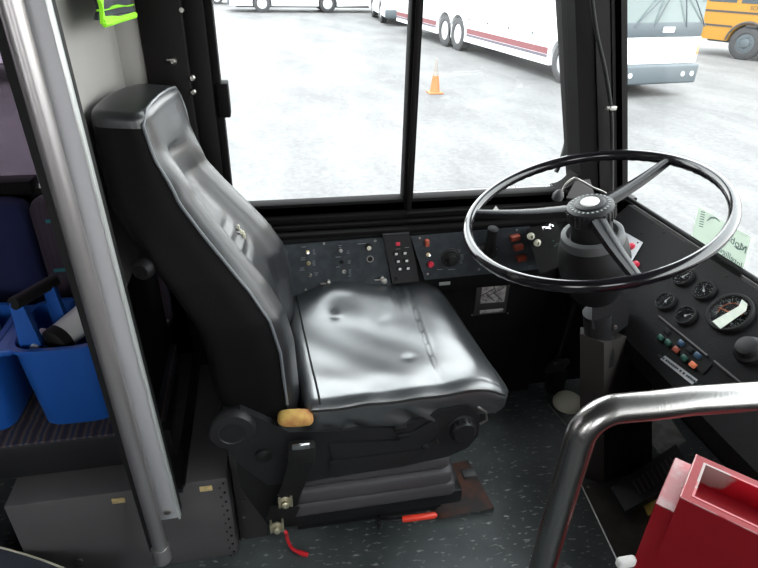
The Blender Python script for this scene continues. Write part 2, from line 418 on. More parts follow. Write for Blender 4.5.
# front corner post between the side window and the windshield
def post(dx0, dx1, y0, y1):
    bb = []
    for z in (0.3, 1.9):
        k = (z - .889) * (-.262)
        bb.append([(.955 + k + dx0, y0, z), (.955 + k + dx1, y0, z), (.955 + k + dx1, y1, z), (.955 + k + dx0, y1, z)])
    return bb
b = B()
b.hull(*post(.012, .158, WY - .01, WY + .11))
b.hull(*post(.055, .10, WY - .035, WY))
b.hull(*post(.108, .118, WY - .03, WY))
b.hull(*post(.128, .146, WY - .045, WY + .02))
struct(b, 'pillar_front', 'post')
b = B()
pts = [onY(590, -30, 1.53), onY(592, 0, 1.53), onY(597, 35, 1.53), onY(605, 70, 1.53), onY(611, 110, 1.53), onY(612, 150, 1.53), onY(612, 190, 1.50), onY(611, 215, 1.45)]
b.tube(bez(pts, 6), .0055, 10)
cb = tag(b.done('conduit', 'rubber'), 'thin dark cable running down the front corner pillar', 'cable')
b = B(); p = onY(611, 108, 1.528); b.box(p, (.03, .014, .012), bev=.002); b.lathe(p + Vector((-.006, -.006, 0)), (0, -1, 0), [(0, .006), (.006, .004)], 10)
b.done('clamp', 'dullsteel', cb)

# windshield, leaning back, and front wall below the dash
def wsx(z): return 1.125 - .27 * (z - .77)
w = bpy.data.objects.new('window_3', None); C.objects.link(w); w['kind'] = 'structure'; OFF['window_3'] = (0, 0, 0)
b = B(); b.hull([(wsx(.75), 1.56, .75), (wsx(.75), -1.0, .75), (wsx(1.9), -1.0, 1.9), (wsx(1.9), 1.56, 1.9)],
                [(wsx(.75) + .005, 1.56, .75), (wsx(.75) + .005, -1.0, .75), (wsx(1.9) + .005, -1.0, 1.9), (wsx(1.9) + .005, 1.56, 1.9)])
b.done('pane', 'clear', w)
b = B(); b.tube([(1.118, 1.55, .779), (1.118, -1.0, .779)], .007, 10); b.done('window_gasket', 'rubber', w)
b = B(); b.box((1.42, .28, .22), (.04, 2.6, .60)); b.hull([(1.125, -1.02, .765), (1.44, -1.02, .52), (1.44, -1.02, .50), (1.125, -1.02, .745)], [(1.125, 1.58, .765), (1.44, 1.58, .52), (1.44, 1.58, .50), (1.125, 1.58, .745)]); struct(b, 'wall_front', 'console')
b = B(); b.box((-1.3, .35, 1.98), (5.0, 2.8, .06)); struct(b, 'ceiling', 'cabin')
# aisle side of the bus, behind the camera: door and window openings mostly walled up to dim the cabin
b = B()
b.box((-2.05, -1.03, .38), (3.3, .06, .82)); b.box((-1.3, -1.03, 1.78), (4.9, .06, .44)); b.box((-.62, -1.03, .9), (.52, .06, 1.8)); b.box((-2.6, -1.03, 1.2), (1.7, .06, 1.0)); b.box((.85, -1.03, .9), (.36, .06, 1.8)); b.box((.1, -1.03, .47), (1.3, .06, .94)); b.box((.55, -1.03, .9), (.5, .06, 1.8))
b.box((1.2, -1.03, .33), (.4, .06, .86))
struct(b, 'wall_right', 'cabin')
b = B(); b.box((-3.75, .3, .95), (.06, 2.7, 2.0)); struct(b, 'wall_rear', 'cabin')

# ================================================================== LEFT SIDE: partition, stanchion, bench, heater box
PX = -.275
e = empty('partition', (PX, 1.3, .25), 'grey partition panel behind the driver seat with a flat aluminium edge strip', 'partition')
b = B(); b.box((PX - .055, 1.285, 1.365), (.022, .59, 1.17), bev=.003); b.box((PX - .025, 1.545, 1.365), (.075, .02, 1.17), bev=.003); b.done('upper_panel', 'greypanel', e)
b = B(); b.box((PX - .055, 1.285, .53), (.020, .59, .50), bev=.003); lab(b.done('lower_panel', 'console', e), 'black lower panel')
YT = .985
TR = Matrix.Rotation(-.022, 3, 'Y'); TX = -.018
b = B(); b.box((PX - .012 + TX, YT, 1.10), (.044, .010, 1.68), bev=.002, rot=TR)
tr = b.done('edge_trim', 'alu', e)
b = B(); b.box((PX + .0125 + TX, YT - .002, 1.10), (.005, .016, 1.68), bev=.0015, rot=TR); b.done('edge_bead', 'aluedge', tr)
b = B(); b.box((PX + .010 + TX, YT + .02, 1.10), (.006, .02, 1.68), rot=TR); b.done('dark_edge_strip', 'rubber', tr)
p = onY(168, 512, YT - .006); b = B(); b.lathe(Vector((PX - .012, YT - .004, .285)), (0, -1, 0), [(0, .0085), (.003, .008), (.004, .006)], 16); b.done('screw', 'dullsteel', tr)
b = B(); b.box((PX + .012, 1.30, .305), (.02, .56, .012)); b.tube([(PX + .024, 1.03, .312), (PX + .024, 1.58, .312)], .004, 8); b.done('bottom_flange', 'black', e)
b = B(); p = onY(154, 322, 1.3); b.lathe((PX, 1.3, p.z), (1, 0, 0), [(0, .004), (.003, .003)], 10); b.done('screw', 'dullsteel', e)
SX = -.312
e = empty('stanchion', (SX, .95, .165), 'satin aluminium upright grab pole standing beside the flat aluminium partition strip', 'pole')
b = B(); b.tube([(SX + .001, .95, .205), (SX - .020, .95, 1.95)], .0165, 32); b.done('pole', 'stanchion', e)
b = B(); b.lathe((SX, .95, .158), (0, 0, 1), [(0, .016), (.004, .0205), (.048, .0205), (.05, .0195)], 32); b.done('end_cap', 'stanchion', e)
b = B(); b.box((SX - .028, .958, 1.08), (.026, .016, 1.78), bev=.004, rot=Matrix.Rotation(-.017, 3, 'Y')); lab(b.done('dark_edge_strip', 'rubber', e), 'black rubber strip widened to stand for the dark reflection on the pole')  # black strip made wide to imitate the dark reflection on the pole's left

# vest hanging on the partition
e = empty('safety_vest', (PX - .03, 1.15, 1.33), 'charcoal and lime reflective vest hanging at the top of the grey partition', 'vest')
A_, B_, C_, D_ = [onX(*q, -.268) for q in ((88, -30), (96, 20), (129, 12), (126, -30))]
def vquad(b, pts, th=.002, nx=14, nz=14, amp=.005, ph=0):
    a0, a1, a2, a3 = pts; g = []
    for i in range(nx + 1):
        row = []
        for j in range(nz + 1):
            u, v = i / nx, j / nz
            q = a0.lerp(a3, u).lerp(a1.lerp(a2, u), v)
            q = q + Vector((th + amp * math.sin(u * 9 + ph) * v + amp * .6 * math.sin(v * 11 + u * 3), 0, 0)); row.append(b.bm.verts.new(q))
        g.append(row)
    fs = []
    for i in range(nx):
        for j in range(nz): fs.append(b.bm.faces.new((g[i][j], g[i + 1][j], g[i + 1][j + 1], g[i][j + 1])))
    bmesh.ops.recalc_face_normals(b.bm, faces=fs)
    bmesh.ops.solidify(b.bm, geom=fs, thickness=.006); return b
b = B(); vquad(b, [A_, B_, C_, D_], .0); b.done('vest_body', 'navy', e)
q = [onX(*p, -.268) for p in ((94, 20), (96, 25.5), (129, 18), (129, 12.5))]; b = B(); vquad(b, q, .010, amp=.002); b.done('hem_band', 'hivis', e)
q = [onX(*p, -.268) for p in ((86, -30), (94.5, 24), (96.5, 23), (88.5, -30))]; b = B(); vquad(b, q, .010, 3, 14, amp=.002); b.done('side_band', 'hivis', e)
q = [onX(*p, -.268) for p in ((92, 10.5), (92, 11.5), (128, 4.5), (128, 3.8))]; b = B(); vquad(b, q, .013, 10, 2, amp=.001); b.done('piping', 'hivis', e)

# heater box on the floor
e = empty('heater_box', (-.40, 1.3, 0), 'grey metal floor box with tan rubber pads and rivets behind the driver seat', 'box')
b = B(); b.box((-.405, 1.325, .148), (.505, .55, .296), bev=.006); b.done('housing', 'greybox', e)
for q in ((64, 518 - 19), (118, 500), (206, 488), (214, 563)):
    pass
for px, py in ((118.5, 500.5), (206, 488.5), (213, 562)):
    p = onY(px, py, 1.049); b = B(); b.box(p, (.030 if py < 550 else .028, .004, .016), bev=.001); b.done('pad', 'tan', e)
p = onY(79, 561, 1.049); b = B(); b.lathe(p, (0, -1, 0), [(0, .011), (.004, .010), (.005, .004)], 16); b.done('screw', 'dullsteel', e)
b = B()
for k in range(9):
    z = .28 - k * .033; b.lathe((-.1635, 1.0495, z), (0, -1, 0), [(0, .0035), (.002, .003)], 8)
    b.lathe((-.1735, 1.0495, z - .015), (0, -1, 0), [(0, .0025), (.0015, .002)], 8)
b.done('rivet_line', 'rubber', e)
b = B(); b.box((-.110, 1.10, .20), (.075, .012, .40), bev=.003)
pf = tag(b.done('mounting_plate', 'darkgrey'), 'dark perforated metal plate between the grey floor box and the seat base', 'plate')
for px, py in ((243, 500), (244, 517), (243, 539), (243, 556)):
    b = B(); p = onY(px, py, 1.093); b.lathe(p, (0, -1, 0), [(0, .005), (.002, .004)], 10); b.done('rivet', 'dullsteel', pf)

# bench seat
e = empty('bench_seat', (-.9, 1.35, 0), 'passenger bench in blue and striped moquette behind the partition', 'bench')
b = B(); b.rbox((-.93, 1.315, .390), (.63, .185, .020), .012, (30, 12, 6)); b.done('seat_cushion', 'moquette', e)
b = B(); b.box((-.93, 1.145, .354), (1.30, .035, .100), bev=.006); b.box((-.93, 1.30, .318), (1.26, .30, .02)); b.done('front_rail', 'black', e)
b = B(); b.rbox((-1.05, 1.535, .66), (.44, .045, .21), .035, (20, 6, 16)); lab(b.done('backrest', 'bluefab', e), 'plain blue backrest')
b = B(); b.rbox((-.455, 1.535, .66), (.150, .045, .21), .035, (12, 6, 16)); lab(b.done('backrest', 'purplefab', e), 'purple striped backrest')
for px, py in ((53, 221), (61, 270)):
    p = onY(px, py, 1.489); b = B(); b.box(p, (.035, .004, .010), bev=.001); b.done('teal_mark', 'teal', e)
b = B(); b.box((-.92, 1.44, .16), (.06, .15, .31)); b.done('leg', 'black', e)

# cleaning caddy
e = empty('cleaning_caddy', (-.62, 1.30, .47), 'blue plastic cleaning caddy with a centre handle standing on the bench', 'caddy')
# tub: two deep bins joined by a flat rim, hollow
def tub(b, cx, cy, hx, hy, z0, z1, wall=.004, tap=.82, seg=40):
    def ring(hx, hy, z, r=.35):
        out = []
        for i in range(seg):
            a = 2 * PI * i / seg; c, s_ = math.cos(a), math.sin(a); k = .45
            out.append(b.bm.verts.new((cx + hx * math.copysign(abs(c) ** k, c), cy + hy * math.copysign(abs(s_) ** k, s_), z)))
        return out
    R = [ring(hx * tap, hy * tap, z0), ring(hx * tap + .004, hy * tap + .004, z0 + .006), ring(hx, hy, z1 - .008), ring(hx + .008, hy + .008, z1 - .008), ring(hx + .008, hy + .008, z1), ring(hx - wall, hy - wall, z1), ring(hx * tap - wall, hy * tap - wall, z0 + wall)]
    for a, c in zip(R, R[1:]):
        for i in range(seg):
            j = (i + 1) % seg; b.bm.faces.new((a[i], a[j], c[j], c[i]))
    b.bm.faces.new(R[0][::-1]); b.bm.faces.new(R[-1])
b = B(); tub(b, -.496, 1.27, .098, .11, .412, .650); b.done('bin', 'blue', e)
b = B(); tub(b, -.725, 1.27, .098, .11, .412, .650); b.done('bin', 'blue', e)
b = B(); b.box((-.611, 1.27, .640), (.05, .20, .016), bev=.004); b.done('bridge', 'blue', e)
ha, hb_ = onY(15, 303, 1.19), onY(47, 286, 1.27)
b = B()
b.hull([(ha.x - .02, ha.y, .635), (ha.x + .025, ha.y, .635), (ha.x + .025, ha.y + .02, .635), (ha.x - .02, ha.y + .02, .635)], [(ha.x - .012, ha.y, ha.z), (ha.x + .012, ha.y, ha.z), (ha.x + .012, ha.y + .02, ha.z), (ha.x - .012, ha.y + .02, ha.z)]); b.bevel(.004, 2)
hp = b.done('handle', 'blue', e)
b = B()
b.hull([(hb_.x - .012, hb_.y, .60), (hb_.x + .022, hb_.y, .60), (hb_.x + .022, hb_.y + .02, .60), (hb_.x - .012, hb_.y + .02, .60)], [(hb_.x - .012, hb_.y, hb_.z), (hb_.x + .012, hb_.y, hb_.z), (hb_.x + .012, hb_.y + .02, hb_.z), (hb_.x - .012, hb_.y + .02, hb_.z)]); b.bevel(.004, 2)
b.done('handle', 'blue', e)
b = B(); dd = (hb_ - ha).normalized(); b.tube([ha - dd * .004, ha + dd * .02, hb_ + Vector((0, .01, 0)), hb_ + Vector((0, .01, 0)) + dd * .02], .015, 16); lab(b.done('grip', 'rubber', hp), 'black rubber grip')
b = B(); b.box((-.70, 1.26, .61), (.09, .10, .07), bev=.008); tag(b.done('sponge', 'bluepale'), 'pale blue block lying in the far bin of the blue caddy', 'sponge')
e = empty('spray_bottle', (-.50, 1.25, .56), 'white printed bottle with a black cap lying in the blue caddy', 'bottle')
p0, p1 = onY(58, 340, 1.205), onY(98, 306, 1.31)
b = B(); b.lathe(p0, p1 - p0, [(.0, .028), (.004, .033), (.09, .033), (.11, .028), (.12, .012), (.13, .012)], 28); b.done('bottle_body', 'white', e)
b = B(); b.lathe(p0 + (p1 - p0).normalized() * .012, p0 - p1, [(0, .0345), (.022, .0345), (.026, .030), (.027, .006), (.033, .006)], 28); b.done('cap', 'rubber', e)
ax = (p1 - p0).normalized(); b = B()
u = ax.orthogonal().normalized(); w_ = ax.cross(u)
for k, (l0, l1, a) in enumerate(((.05, .085, 1.1), (.04, .10, 1.6), (.055, .09, .6), (.045, .075, 2.0), (.06, .1, 2.5))):
    for s_ in range(3):
        aa = a + s_ * .10; d = u * math.cos(aa) + w_ * math.sin(aa)
        b.box(p0 + ax * (l0 + l1) / 2 + d * .034, (.001, .001, .001)) if False else None
        b.tube([p0 + ax * l0 + d * .0343, p0 + ax * l1 + d * .0343], .0014, 5)
b.done('printed_marks', 'textdark', e)
b = B(); b.rbox(onY(37, 352, 1.22), (.010, .04, .045), .008, (4, 8, 8), mtx=Matrix.Rotation(.35, 4, 'Y')); tag(b.done('cleaning_card', 'white'), 'white folded cloth tucked between the bottle and the caddy handle', 'cloth')

# dark curved piece at the lower corner, seen over the aisle floor
b = B()
p0, p1 = onZ(-40, 541, .14), onZ(75, 575, .14)
mid = onZ(20, 552, .14)
arcp = bez([p0, onZ(0, 548, .14), onZ(32, 557, .14), onZ(62, 568, .14), onZ(110, 590, .14)], 8)
b.hull([(p.x, p.y, .001) for p in arcp] + [(arcp[-1].x, .5, .001), (arcp[0].x, .5, .001)], [(p.x, p.y, .14) for p in arcp] + [(arcp[-1].x, .5, .14), (arcp[0].x, .5, .14)])
am = tag(b.done('aisle_step', 'navy'), 'low blue grey aisle step with a curved pale edge before the floor box', 'step')
b = B(); b.tube([p + Vector((0, 0, .002)) for p in arcp], .0025, 8); lab(b.done('step_edging', 'ivory', am), 'pale metal edging')

# ================================================================== DRIVER'S SIDE CONSOLE
b = B()
b.prism([(1.52, .716), (1.60, .716), (1.60, .505), (1.515, .505), (1.505, .53)], 'x', .0, .90)
struct(b, 'trim_4', 'console')
b = B(); b.box((.42, 1.585, .26), (1.0, .03, .52)); struct(b, 'trim_5', 'console')
CN = Vector((0, -1, .08)).normalized()      # normal of the switch plates
CP = Vector((.4, 1.5, .62))
def cp(px, py, off=0): return onPl(px, py, CP + CN * off, CN)
def plate(px4, th, base=0.0):
    a = [cp(*q, base + th) for q in px4]; bb = [p - CN * th for p in a]
    b = B(); b.hull(a, bb); b.bevel(.0015, 2); return b
def legend(b, px, py, n=3, w=.008, up=True):
    for k in range(n):
        c = cp(px, py + k * 2.0, .0045); b.box(c + Vector((random.uniform(-.001, .001), 0, 0)), (w * random.uniform(.5, 1), .0004, .0012))
def screws(e, pts, off, name='screw', m='dullsteel', r=.0042):
    for q in pts:
        b = B(); b.lathe(cp(*q, off), CN, [(0, r), (.002, r * .8)], 10); b.done(name, m, e)

e = empty('switchboard', tuple(CP + Vector((-.22, 0, 0))), 'long dark switch plate with toggle switches beside the seat, left of the keypad panel', 'switch panel')
b = plate([(274, 246), (384.5, 237.5), (392, 289), (276, 300.5)], .004); b.done('faceplate', 'panelface', e)
for k, (px, py) in enumerate(((307.7, 252), (308.5, 263), (310, 275), (340.6, 250.6), (341.7, 261.7), (344, 271.5))):
    p = cp(px, py, .004)
    b = B(); b.lathe(p, CN, [(0, .0058), (.003, .0058), (.0035, .0035), (.006, .0032)], 14)
    t = b.done('toggle_switch', ['brass', 'brass', 'dullsteel', 'dullsteel', 'rubber', 'dullsteel'][k], e)
    b = B(); b.cyl(p + CN * .005, p + CN * .018 + Vector((0, 0, .007 if k % 3 else .004)), .0018, .0028, 10); b.done('lever', 'chrome' if k != 4 else 'rubber', t)
b = B()
for (px, py, n, w_) in ((304, 247, 1, .022), (314, 250, 3, .010), (303, 257.8, 2, .02), (314, 261, 3, .010), (302, 268, 2, .018), (316, 273, 2, .012), (340, 245.5, 2, .012), (348, 251, 2, .010), (338, 257, 1, .024), (349, 261, 2, .010), (338, 267, 1, .016), (350, 270, 4, .010), (362, 243.7, 1, .034), (287, 252, 2, .006)):
    legend(b, px, py, n, w_)
b.done('legend', 'legend', e)
p = cp(368.3, 246.6, .004); b = B(); b.lathe(p, CN, [(0, .009), (.012, .008), (.014, .004)], 18); b.lathe(p, CN, [(0, .011), (.003, .011)], 18); kn = b.done('push_knob', 'rubber', e)
b = B(); b.lathe(p + CN * .0135, CN, [(0, .0068), (.003, .0055)], 18); lab(b.done('knob_cap', 'ivory', kn), 'ivory cap')
p = cp(370, 258.7, .004); b = B(); b.lathe(p, CN, [(0, .0105), (.004, .0105), (.0042, .0078), (.001, .0078)], 24); lk = b.done('socket_ring', 'dullsteel', e)
b = B(); b.lathe(p, CN, [(0, .0078), (.0022, .0078)], 20); b.done('socket_core', 'rubber', lk)
screws(e, [(323.8, 243.6), (375.2, 240.9), (305.8, 289.5), (287, 296)], .004)
for px, py in ((328, 281.5), (381.5, 277.6)):
    p = cp(px, py, .004); b = B(); b.lathe(p, CN, [(0, .008), (.003, .008), (.008, .006), (.010, .003)], 14); b.box(p + CN * .004 + Vector((-.012, 0, -.004)), (.022, .006, .005), bev=.001); b.done('latch', 'dullsteel', e)
p = cp(384, 281, .004); b = B(); b.lathe(p, CN, [(0, .010), (.004, .009), (.006, .005)], 14); b.done('latch', 'dullsteel', e)

e = empty('keypad_panel', tuple(CP + Vector((-.02, 0, 0))), 'raised black plate with six small white-lit keys between the two switch plates', 'keypad')
b = plate([(383.3, 235.2), (409.5, 233.2), (419.5, 281.5), (393, 284)], .012, .004); b.done('faceplate', 'blackplastic', e)
b = B(); b.box(cp(398, 244, .017), (.013, .003, .011), bev=.001); lab(b.done('indicator_light', 'redled', e), 'red indicator')
for px, py in ((395.8, 253.3), (404.5, 252.6), (397.8, 260.8), (406.3, 260.2), (399.5, 268.4), (407.6, 267.8)):
    p = cp(px, py, .017); b = B(); b.box(p, (.019, .004, .013), bev=.002); kk = b.done('key', 'rubber', e)
    b = B(); b.rbox(p + Vector((.001, -.003, -.001)), (.0042, .0015, .0038), .0014, (3, 3, 3)); b.done('key_dot', 'white', kk)
p = cp(396.3, 278.5, .016); b = B(); b.lathe(p, CN, [(0, .006), (.003, .005)], 14); b.done('screw', 'rubber', e)
b = B()
for q in ((398, 249), (407, 247.5)): b.box(cp(*q, .0165), (.014, .0004, .001))
b.done('legend', 'legend', e)

e = empty('control_panel', tuple(CP + Vector((.25, 0, 0))), 'dark switch plate with a round dial and rust red rockers below the steering wheel', 'switch panel')
b = plate([(410.5, 236.5), (530, 226.5), (541, 269), (425, 280)], .004); b.done('faceplate', 'panelface', e)
p = cp(426.3, 242, .004); b = B(); b.rbox(p + CN * .008, (.0065, .009, .0105), .003, (6, 6, 6)); lab(b.done('switch_guard', 'rocker', e), 'orange red switch guard')
p = cp(428.2, 254.5, .004); b = B(); b.lathe(p, CN, [(0, .0062), (.003, .006), (.004, .0035), (.006, .003)], 14); t = b.done('toggle_switch', 'brass', e)
b = B(); b.cyl(p + CN * .004, p + CN * .017 + Vector((0, 0, .004)), .002, .003, 10); b.done('lever', 'chrome', t)
p = cp(430.3, 264, .004); b = B(); b.lathe(p, CN, [(0, .0105), (.004, .0105), (.009, .008)], 20); t = b.done('push_button', 'redled', e)
b = B(); b.lathe(p, CN, [(0, .0125), (.003, .012)], 20); b.done('button_ring', 'rubber', t)
p = cp(450, 257.5, .004); b = B(); b.lathe(p, CN, [(0, .030), (.004, .030), (.006, .026), (.010, .025)], 32); t = b.done('dial', 'blackplastic', e)
b = B(); b.lathe(p + CN * .01, CN, [(0, .0195), (.006, .0185), (.008, .0155), (.022, .0145), (.024, .012)], 24); b.done('dial_knob', 'rubber', t)
b = B()
for (px, py, n, w_) in ((459, 250, 2, .012), (462, 255, 3, .014), (461, 261, 2, .010), (440, 269.5, 1, .026), (452, 269.3, 1, .03)): legend(b, px, py, n, w_)
b.done('legend', 'legend', e)
for px, py in ((513.8, 236.8), (517.2, 246.3), (520.2, 257.3)):
    p = cp(px, py, .004); b = B(); b.rbox(p + CN * .008, (.0150, .010, .0085), .003, (8, 6, 6), mtx=Matrix.Rotation(-.18, 4, 'Y')); b.done('rocker_switch', 'rocker', e)
screws(e, [(419.7, 238), (427.6, 274), (479, 269.4), (529.3, 266), (516.7, 230.2), (496, 233)], .004)
e = empty('parking_brake', tuple(cp(486, 252, .004)), 'upright black ribbed control handle on a round base behind the wheel rim', 'handle')
p = cp(487, 251.5, .004); b = B(); b.lathe(p, CN, [(0, .034), (.003, .034), (.008, .028), (.010, .022)], 32); b.done('base', 'blackplastic', e)
for k in range(5):
    b = B(); a = 2 * PI * k / 5 + .3; b.lathe(p + Vector((math.cos(a) * .029, 0, math.sin(a) * .029)) + CN * .002, CN, [(0, .003), (.005, .002)], 8); b.done('screw', 'dullsteel', e)
top = p + Vector((0, -.022, .078))
b = B(); b.tube([p + CN * .004, p + Vector((0, -.018, .020)), top], .014, 18, radii=[.018, .016, .0155]); b.lathe(top, top - p, [(-.002, .0165), (.01, .0165), (.014, .011)], 18); b.done('grip', 'rubber', e)

# plates on the wall below
e = B(); e.box((0, 0, 0), (.001, .001, .001)) if False else None
def wp(px, py, y=1.568): return onY(px, py, y)
p = wp(444.5, 283.2, 1.505); b = B(); b.box(Vector((p.x, 1.503, p.z)), (.036, .004, .011), bev=.001)
tag(b.done('name_plate', 'legend'), 'tiny blank pale label under the round dial', 'label')
p = wp(491.5, 299.5); e = empty('data_plate', tuple(p), 'square data plate with a scuffed silver sticker riveted to the black side wall', 'plate')
b = B(); b.box(p, (.118, .004, .118), bev=.002); b.done('backing_plate', 'darkgrey', e)
q = wp(493.3, 294.5, 1.565); b = B(); b.box(q, (.086, .002, .064), bev=.0005); t = b.done('sticker', 'silverlabel', e)
b = B()
for (dx, dz, l, a) in ((-.022, .012, .05, -.5), (.010, .012, .055, -.5), (-.012, -.008, .05, .75), (.018, -.01, .05, .8), (.002, .022, .03, 1.1), (-.03, -.018, .02, .2)):
    b.box((q.x + dx, q.y - .0015, q.z + dz), (l, .0008, .003), rot=Matrix.Rotation(a, 3, 'Y'))
b.done('scratch_marks', 'textdark', t)
q = wp(491.5, 311, 1.565); b = B(); b.box(q, (.084, .002, .013), bev=.0005); b.done('strip_label', 'silverlabel', e)
for px, py in ((474.5, 286), (472, 315), (507.6, 313), (509, 285)):
    b = B(); b.lathe(wp(px, py, 1.566), (0, -1, 0), [(0, .0035), (.003, .0025)], 10); b.done('rivet', 'dullsteel', e)

# ================================================================== DRIVER'S SEAT
e = empty('driver_seat', (.25, 1.27, .10), 'black vinyl air-sprung driver seat with a high backrest and a shiny cushion', 'seat')
YC = 1.262
def seam_x(z): return interp(z, [.50, .55, .67, .75, .82, .87, .94, 1.0, 1.08, 1.15], [.030, .030, .025, .008, -.030, -.066, -.118, -.158, -.182, -.196])
def halfw(z): return interp(z, [.45, .60, .75, .85, .95, 1.04, 1.10, 1.15, 1.172], [.250, .246, .236, .216, .182, .156, .146, .142, .140])
def thick(z): return interp(z, [.45, .6, .8, .95, 1.05, 1.17], [.14, .17, .17, .150, .125, .100])
def skew(y, z=.7): return (y - YC) * (.10 if y < YC else -.06 + .20 * sm(.98, 1.10, z))
def recess(a, z):
    # a in -1..1 across the front; sculpted centre panel between padded bolsters
    c = (a + .12)
    lo = interp(z, [.5, .72, .95, 1.06], [.50, .50, .46, .34])
    inside = (1 - sm(lo - .10, lo + .10, abs(c))) * sm(.46, .52, z) * (1 - sm(1.055, 1.085, z))
    groove = math.exp(-((abs(c) - lo) / .07) ** 2) * sm(.50, .56, z) * (1 - sm(1.06, 1.09, z))
    topg = math.exp(-((z - 1.07) / .014) ** 2) * (1 - sm(lo, lo + .15, abs(c)))
    pleat = sum(math.exp(-((z - zz) / .007) ** 2) for zz in (.885, .855, .825)) * (1 - sm(lo - .12, lo - .02, abs(c)))
    bol = .026 * sm(.35, .75, abs(a)) * (1 - sm(.90, 1.0, abs(a))) * (1 - sm(1.0, 1.1, z))
    far = .012 * sm(.2, .9, a) * math.sin((z - .5) * 7)
    return -.022 * inside - .010 * groove - .008 * topg - .007 * pleat + bol + far * .5
def backpt(th, z, inset=0):
    hw = halfw(z) - inset; t = max(thick(z) - 2 * inset, .01)
    c, s_ = math.cos(th), math.sin(th)
    a = math.copysign(abs(c) ** .38, c); f = math.copysign(abs(s_) ** .42, s_)
    xm = seam_x(z) - thick(z) / 2
    x = xm + t / 2 * f
    if s_ > 0: x += recess(a, z) * sm(0, .5, f) + .004
    y = YC + hw * a - (.018 * a if a > 0 else 0) * sm(1.0, .85, z) if False else YC + hw * a - ((.022 * (1 - sm(.80, 1.0, z)) - .040 * sm(1.02, 1.12, z)) * a if a > 0 else 0)
    return Vector((x + skew(y, z), y, z))
nz, nt = 90, 120
zs = [.46 + (1.150 - .46) * k / nz for k in range(nz + 1)]
b = B(); rings = []
for z in zs: rings.append([b.bm.verts.new(backpt(2 * PI * i / nt, z)) for i in range(nt)])
for k in range(1, 9):
    a = k / 8 * PI / 2; ins = .016 * (1 - math.cos(a)); z = 1.152 + .016 * math.sin(a)
    ring = []
    for i in range(nt):
        p = backpt(2 * PI * i / nt, 1.150, ins); p.z = z; p.z -= .25 * 0; ring.append(b.bm.verts.new(p))
    rings.append(ring)
for r0, r1 in zip(rings, rings[1:]):
    for i in range(nt):
        j = (i + 1) % nt; f_ = b.bm.faces.new((r0[i], r0[j], r1[j], r1[i])); th_ = 2 * PI * (i + .5) / nt
        if not (.50 < th_ < PI - .50) and r0[0].co.z < 1.138: f_.material_index = 1
def fillring(b, ring):
    c = sum((v.co for v in ring), Vector()) / len(ring); n = len(ring); prev = ring
    for f in (.66, .33):
        cur = [b.bm.verts.new(c + (v.co - c) * f + Vector((0, 0, 0))) for v in ring]
        for i in range(n):
            j = (i + 1) % n; b.bm.faces.new((prev[i], prev[j], cur[j], cur[i]))
        prev = cur
    cv = b.bm.verts.new(c)
    for i in range(n): b.bm.faces.new((prev[i], prev[(i + 1) % n], cv))
fillring(b, rings[-1]); b.bm.faces.new(rings[0][::-1])
# crown the top a little, drop toward the shoulders
for v in b.bm.verts:
    if v.co.z > 1.08:
        k = sm(1.08, 1.17, v.co.z); d = abs(v.co.y - YC) / .13
        v.co.z -= k * .006 * d * d; v.co.z += k * .10 * (seam_x(1.15) - v.co.x)
me_tmp = b
back = b.done('backrest', 'vinyl', e, ang=60)
K['mattevinyl'] = mat('matte_black_vinyl', (.0035, .0033, .0037), .6, spec=.08, bump=.3, bscale=500)
back.data.materials.append(K['mattevinyl'])

def edge_line(sgn, inset=0, out=.002):
    pts = []
    for k in range(40):
        z = .53 + (1.148 - .53) * k / 39; th = PI / 2 - sgn * 1.22; th = {1: .52, -1: PI - .52}[sgn]
        p = backpt(th, z); pts.append(p + Vector((out, sgn * out, 0)))
    return pts
l0, l1 = edge_line(-1), edge_line(1)
def crown(p):
    k = sm(1.08, 1.17, p.z); d = abs(p.y - YC) / .13; q = p.copy(); q.z -= k * .006 * d * d; q.z += k * .10 * (seam_x(1.15) - q.x); return q
b = B()
topc = [crown(Vector((seam_x(1.15) + skew(YC + .115 * t, 1.15) - .006, YC + (.115 if t < 0 else .155) * t, 1.167 + .003 * (1 - t * t)))) for t in (-.9, -.5, 0, .5, .9)]
b.tube([crown(p) for p in l0] + topc + [crown(p) for p in l1][::-1], .0034, 8); b.done('piping', 'piping', back)
# side seam, back shell and hardware
b = B(); b.lathe((-.25, YC - .19, .88), (-.3, -1, 0), [(0, .022), (.015, .02), (.02, .015)], 20); b.done('adjuster_knob', 'console', e)
# badge stitched between the pleats
b = B()
for k, (y, z) in enumerate(((YC + .012, .842), (YC + .018, .852), (YC + .024, .845), (YC + .03, .858))):
    b.rbox((seam_x(z) - .016 + skew(y), y, z), (.003, .004, .007), .002, (2, 3, 3))
lab(b.done('badge', 'ivory', back), 'small pale woven badge')
b = B(); p = backpt(.75, .79); b.lathe(p, (1, -.2, .3), [(0, .007), (.003, .004)], 12); b.done('button', 'rubber', back)

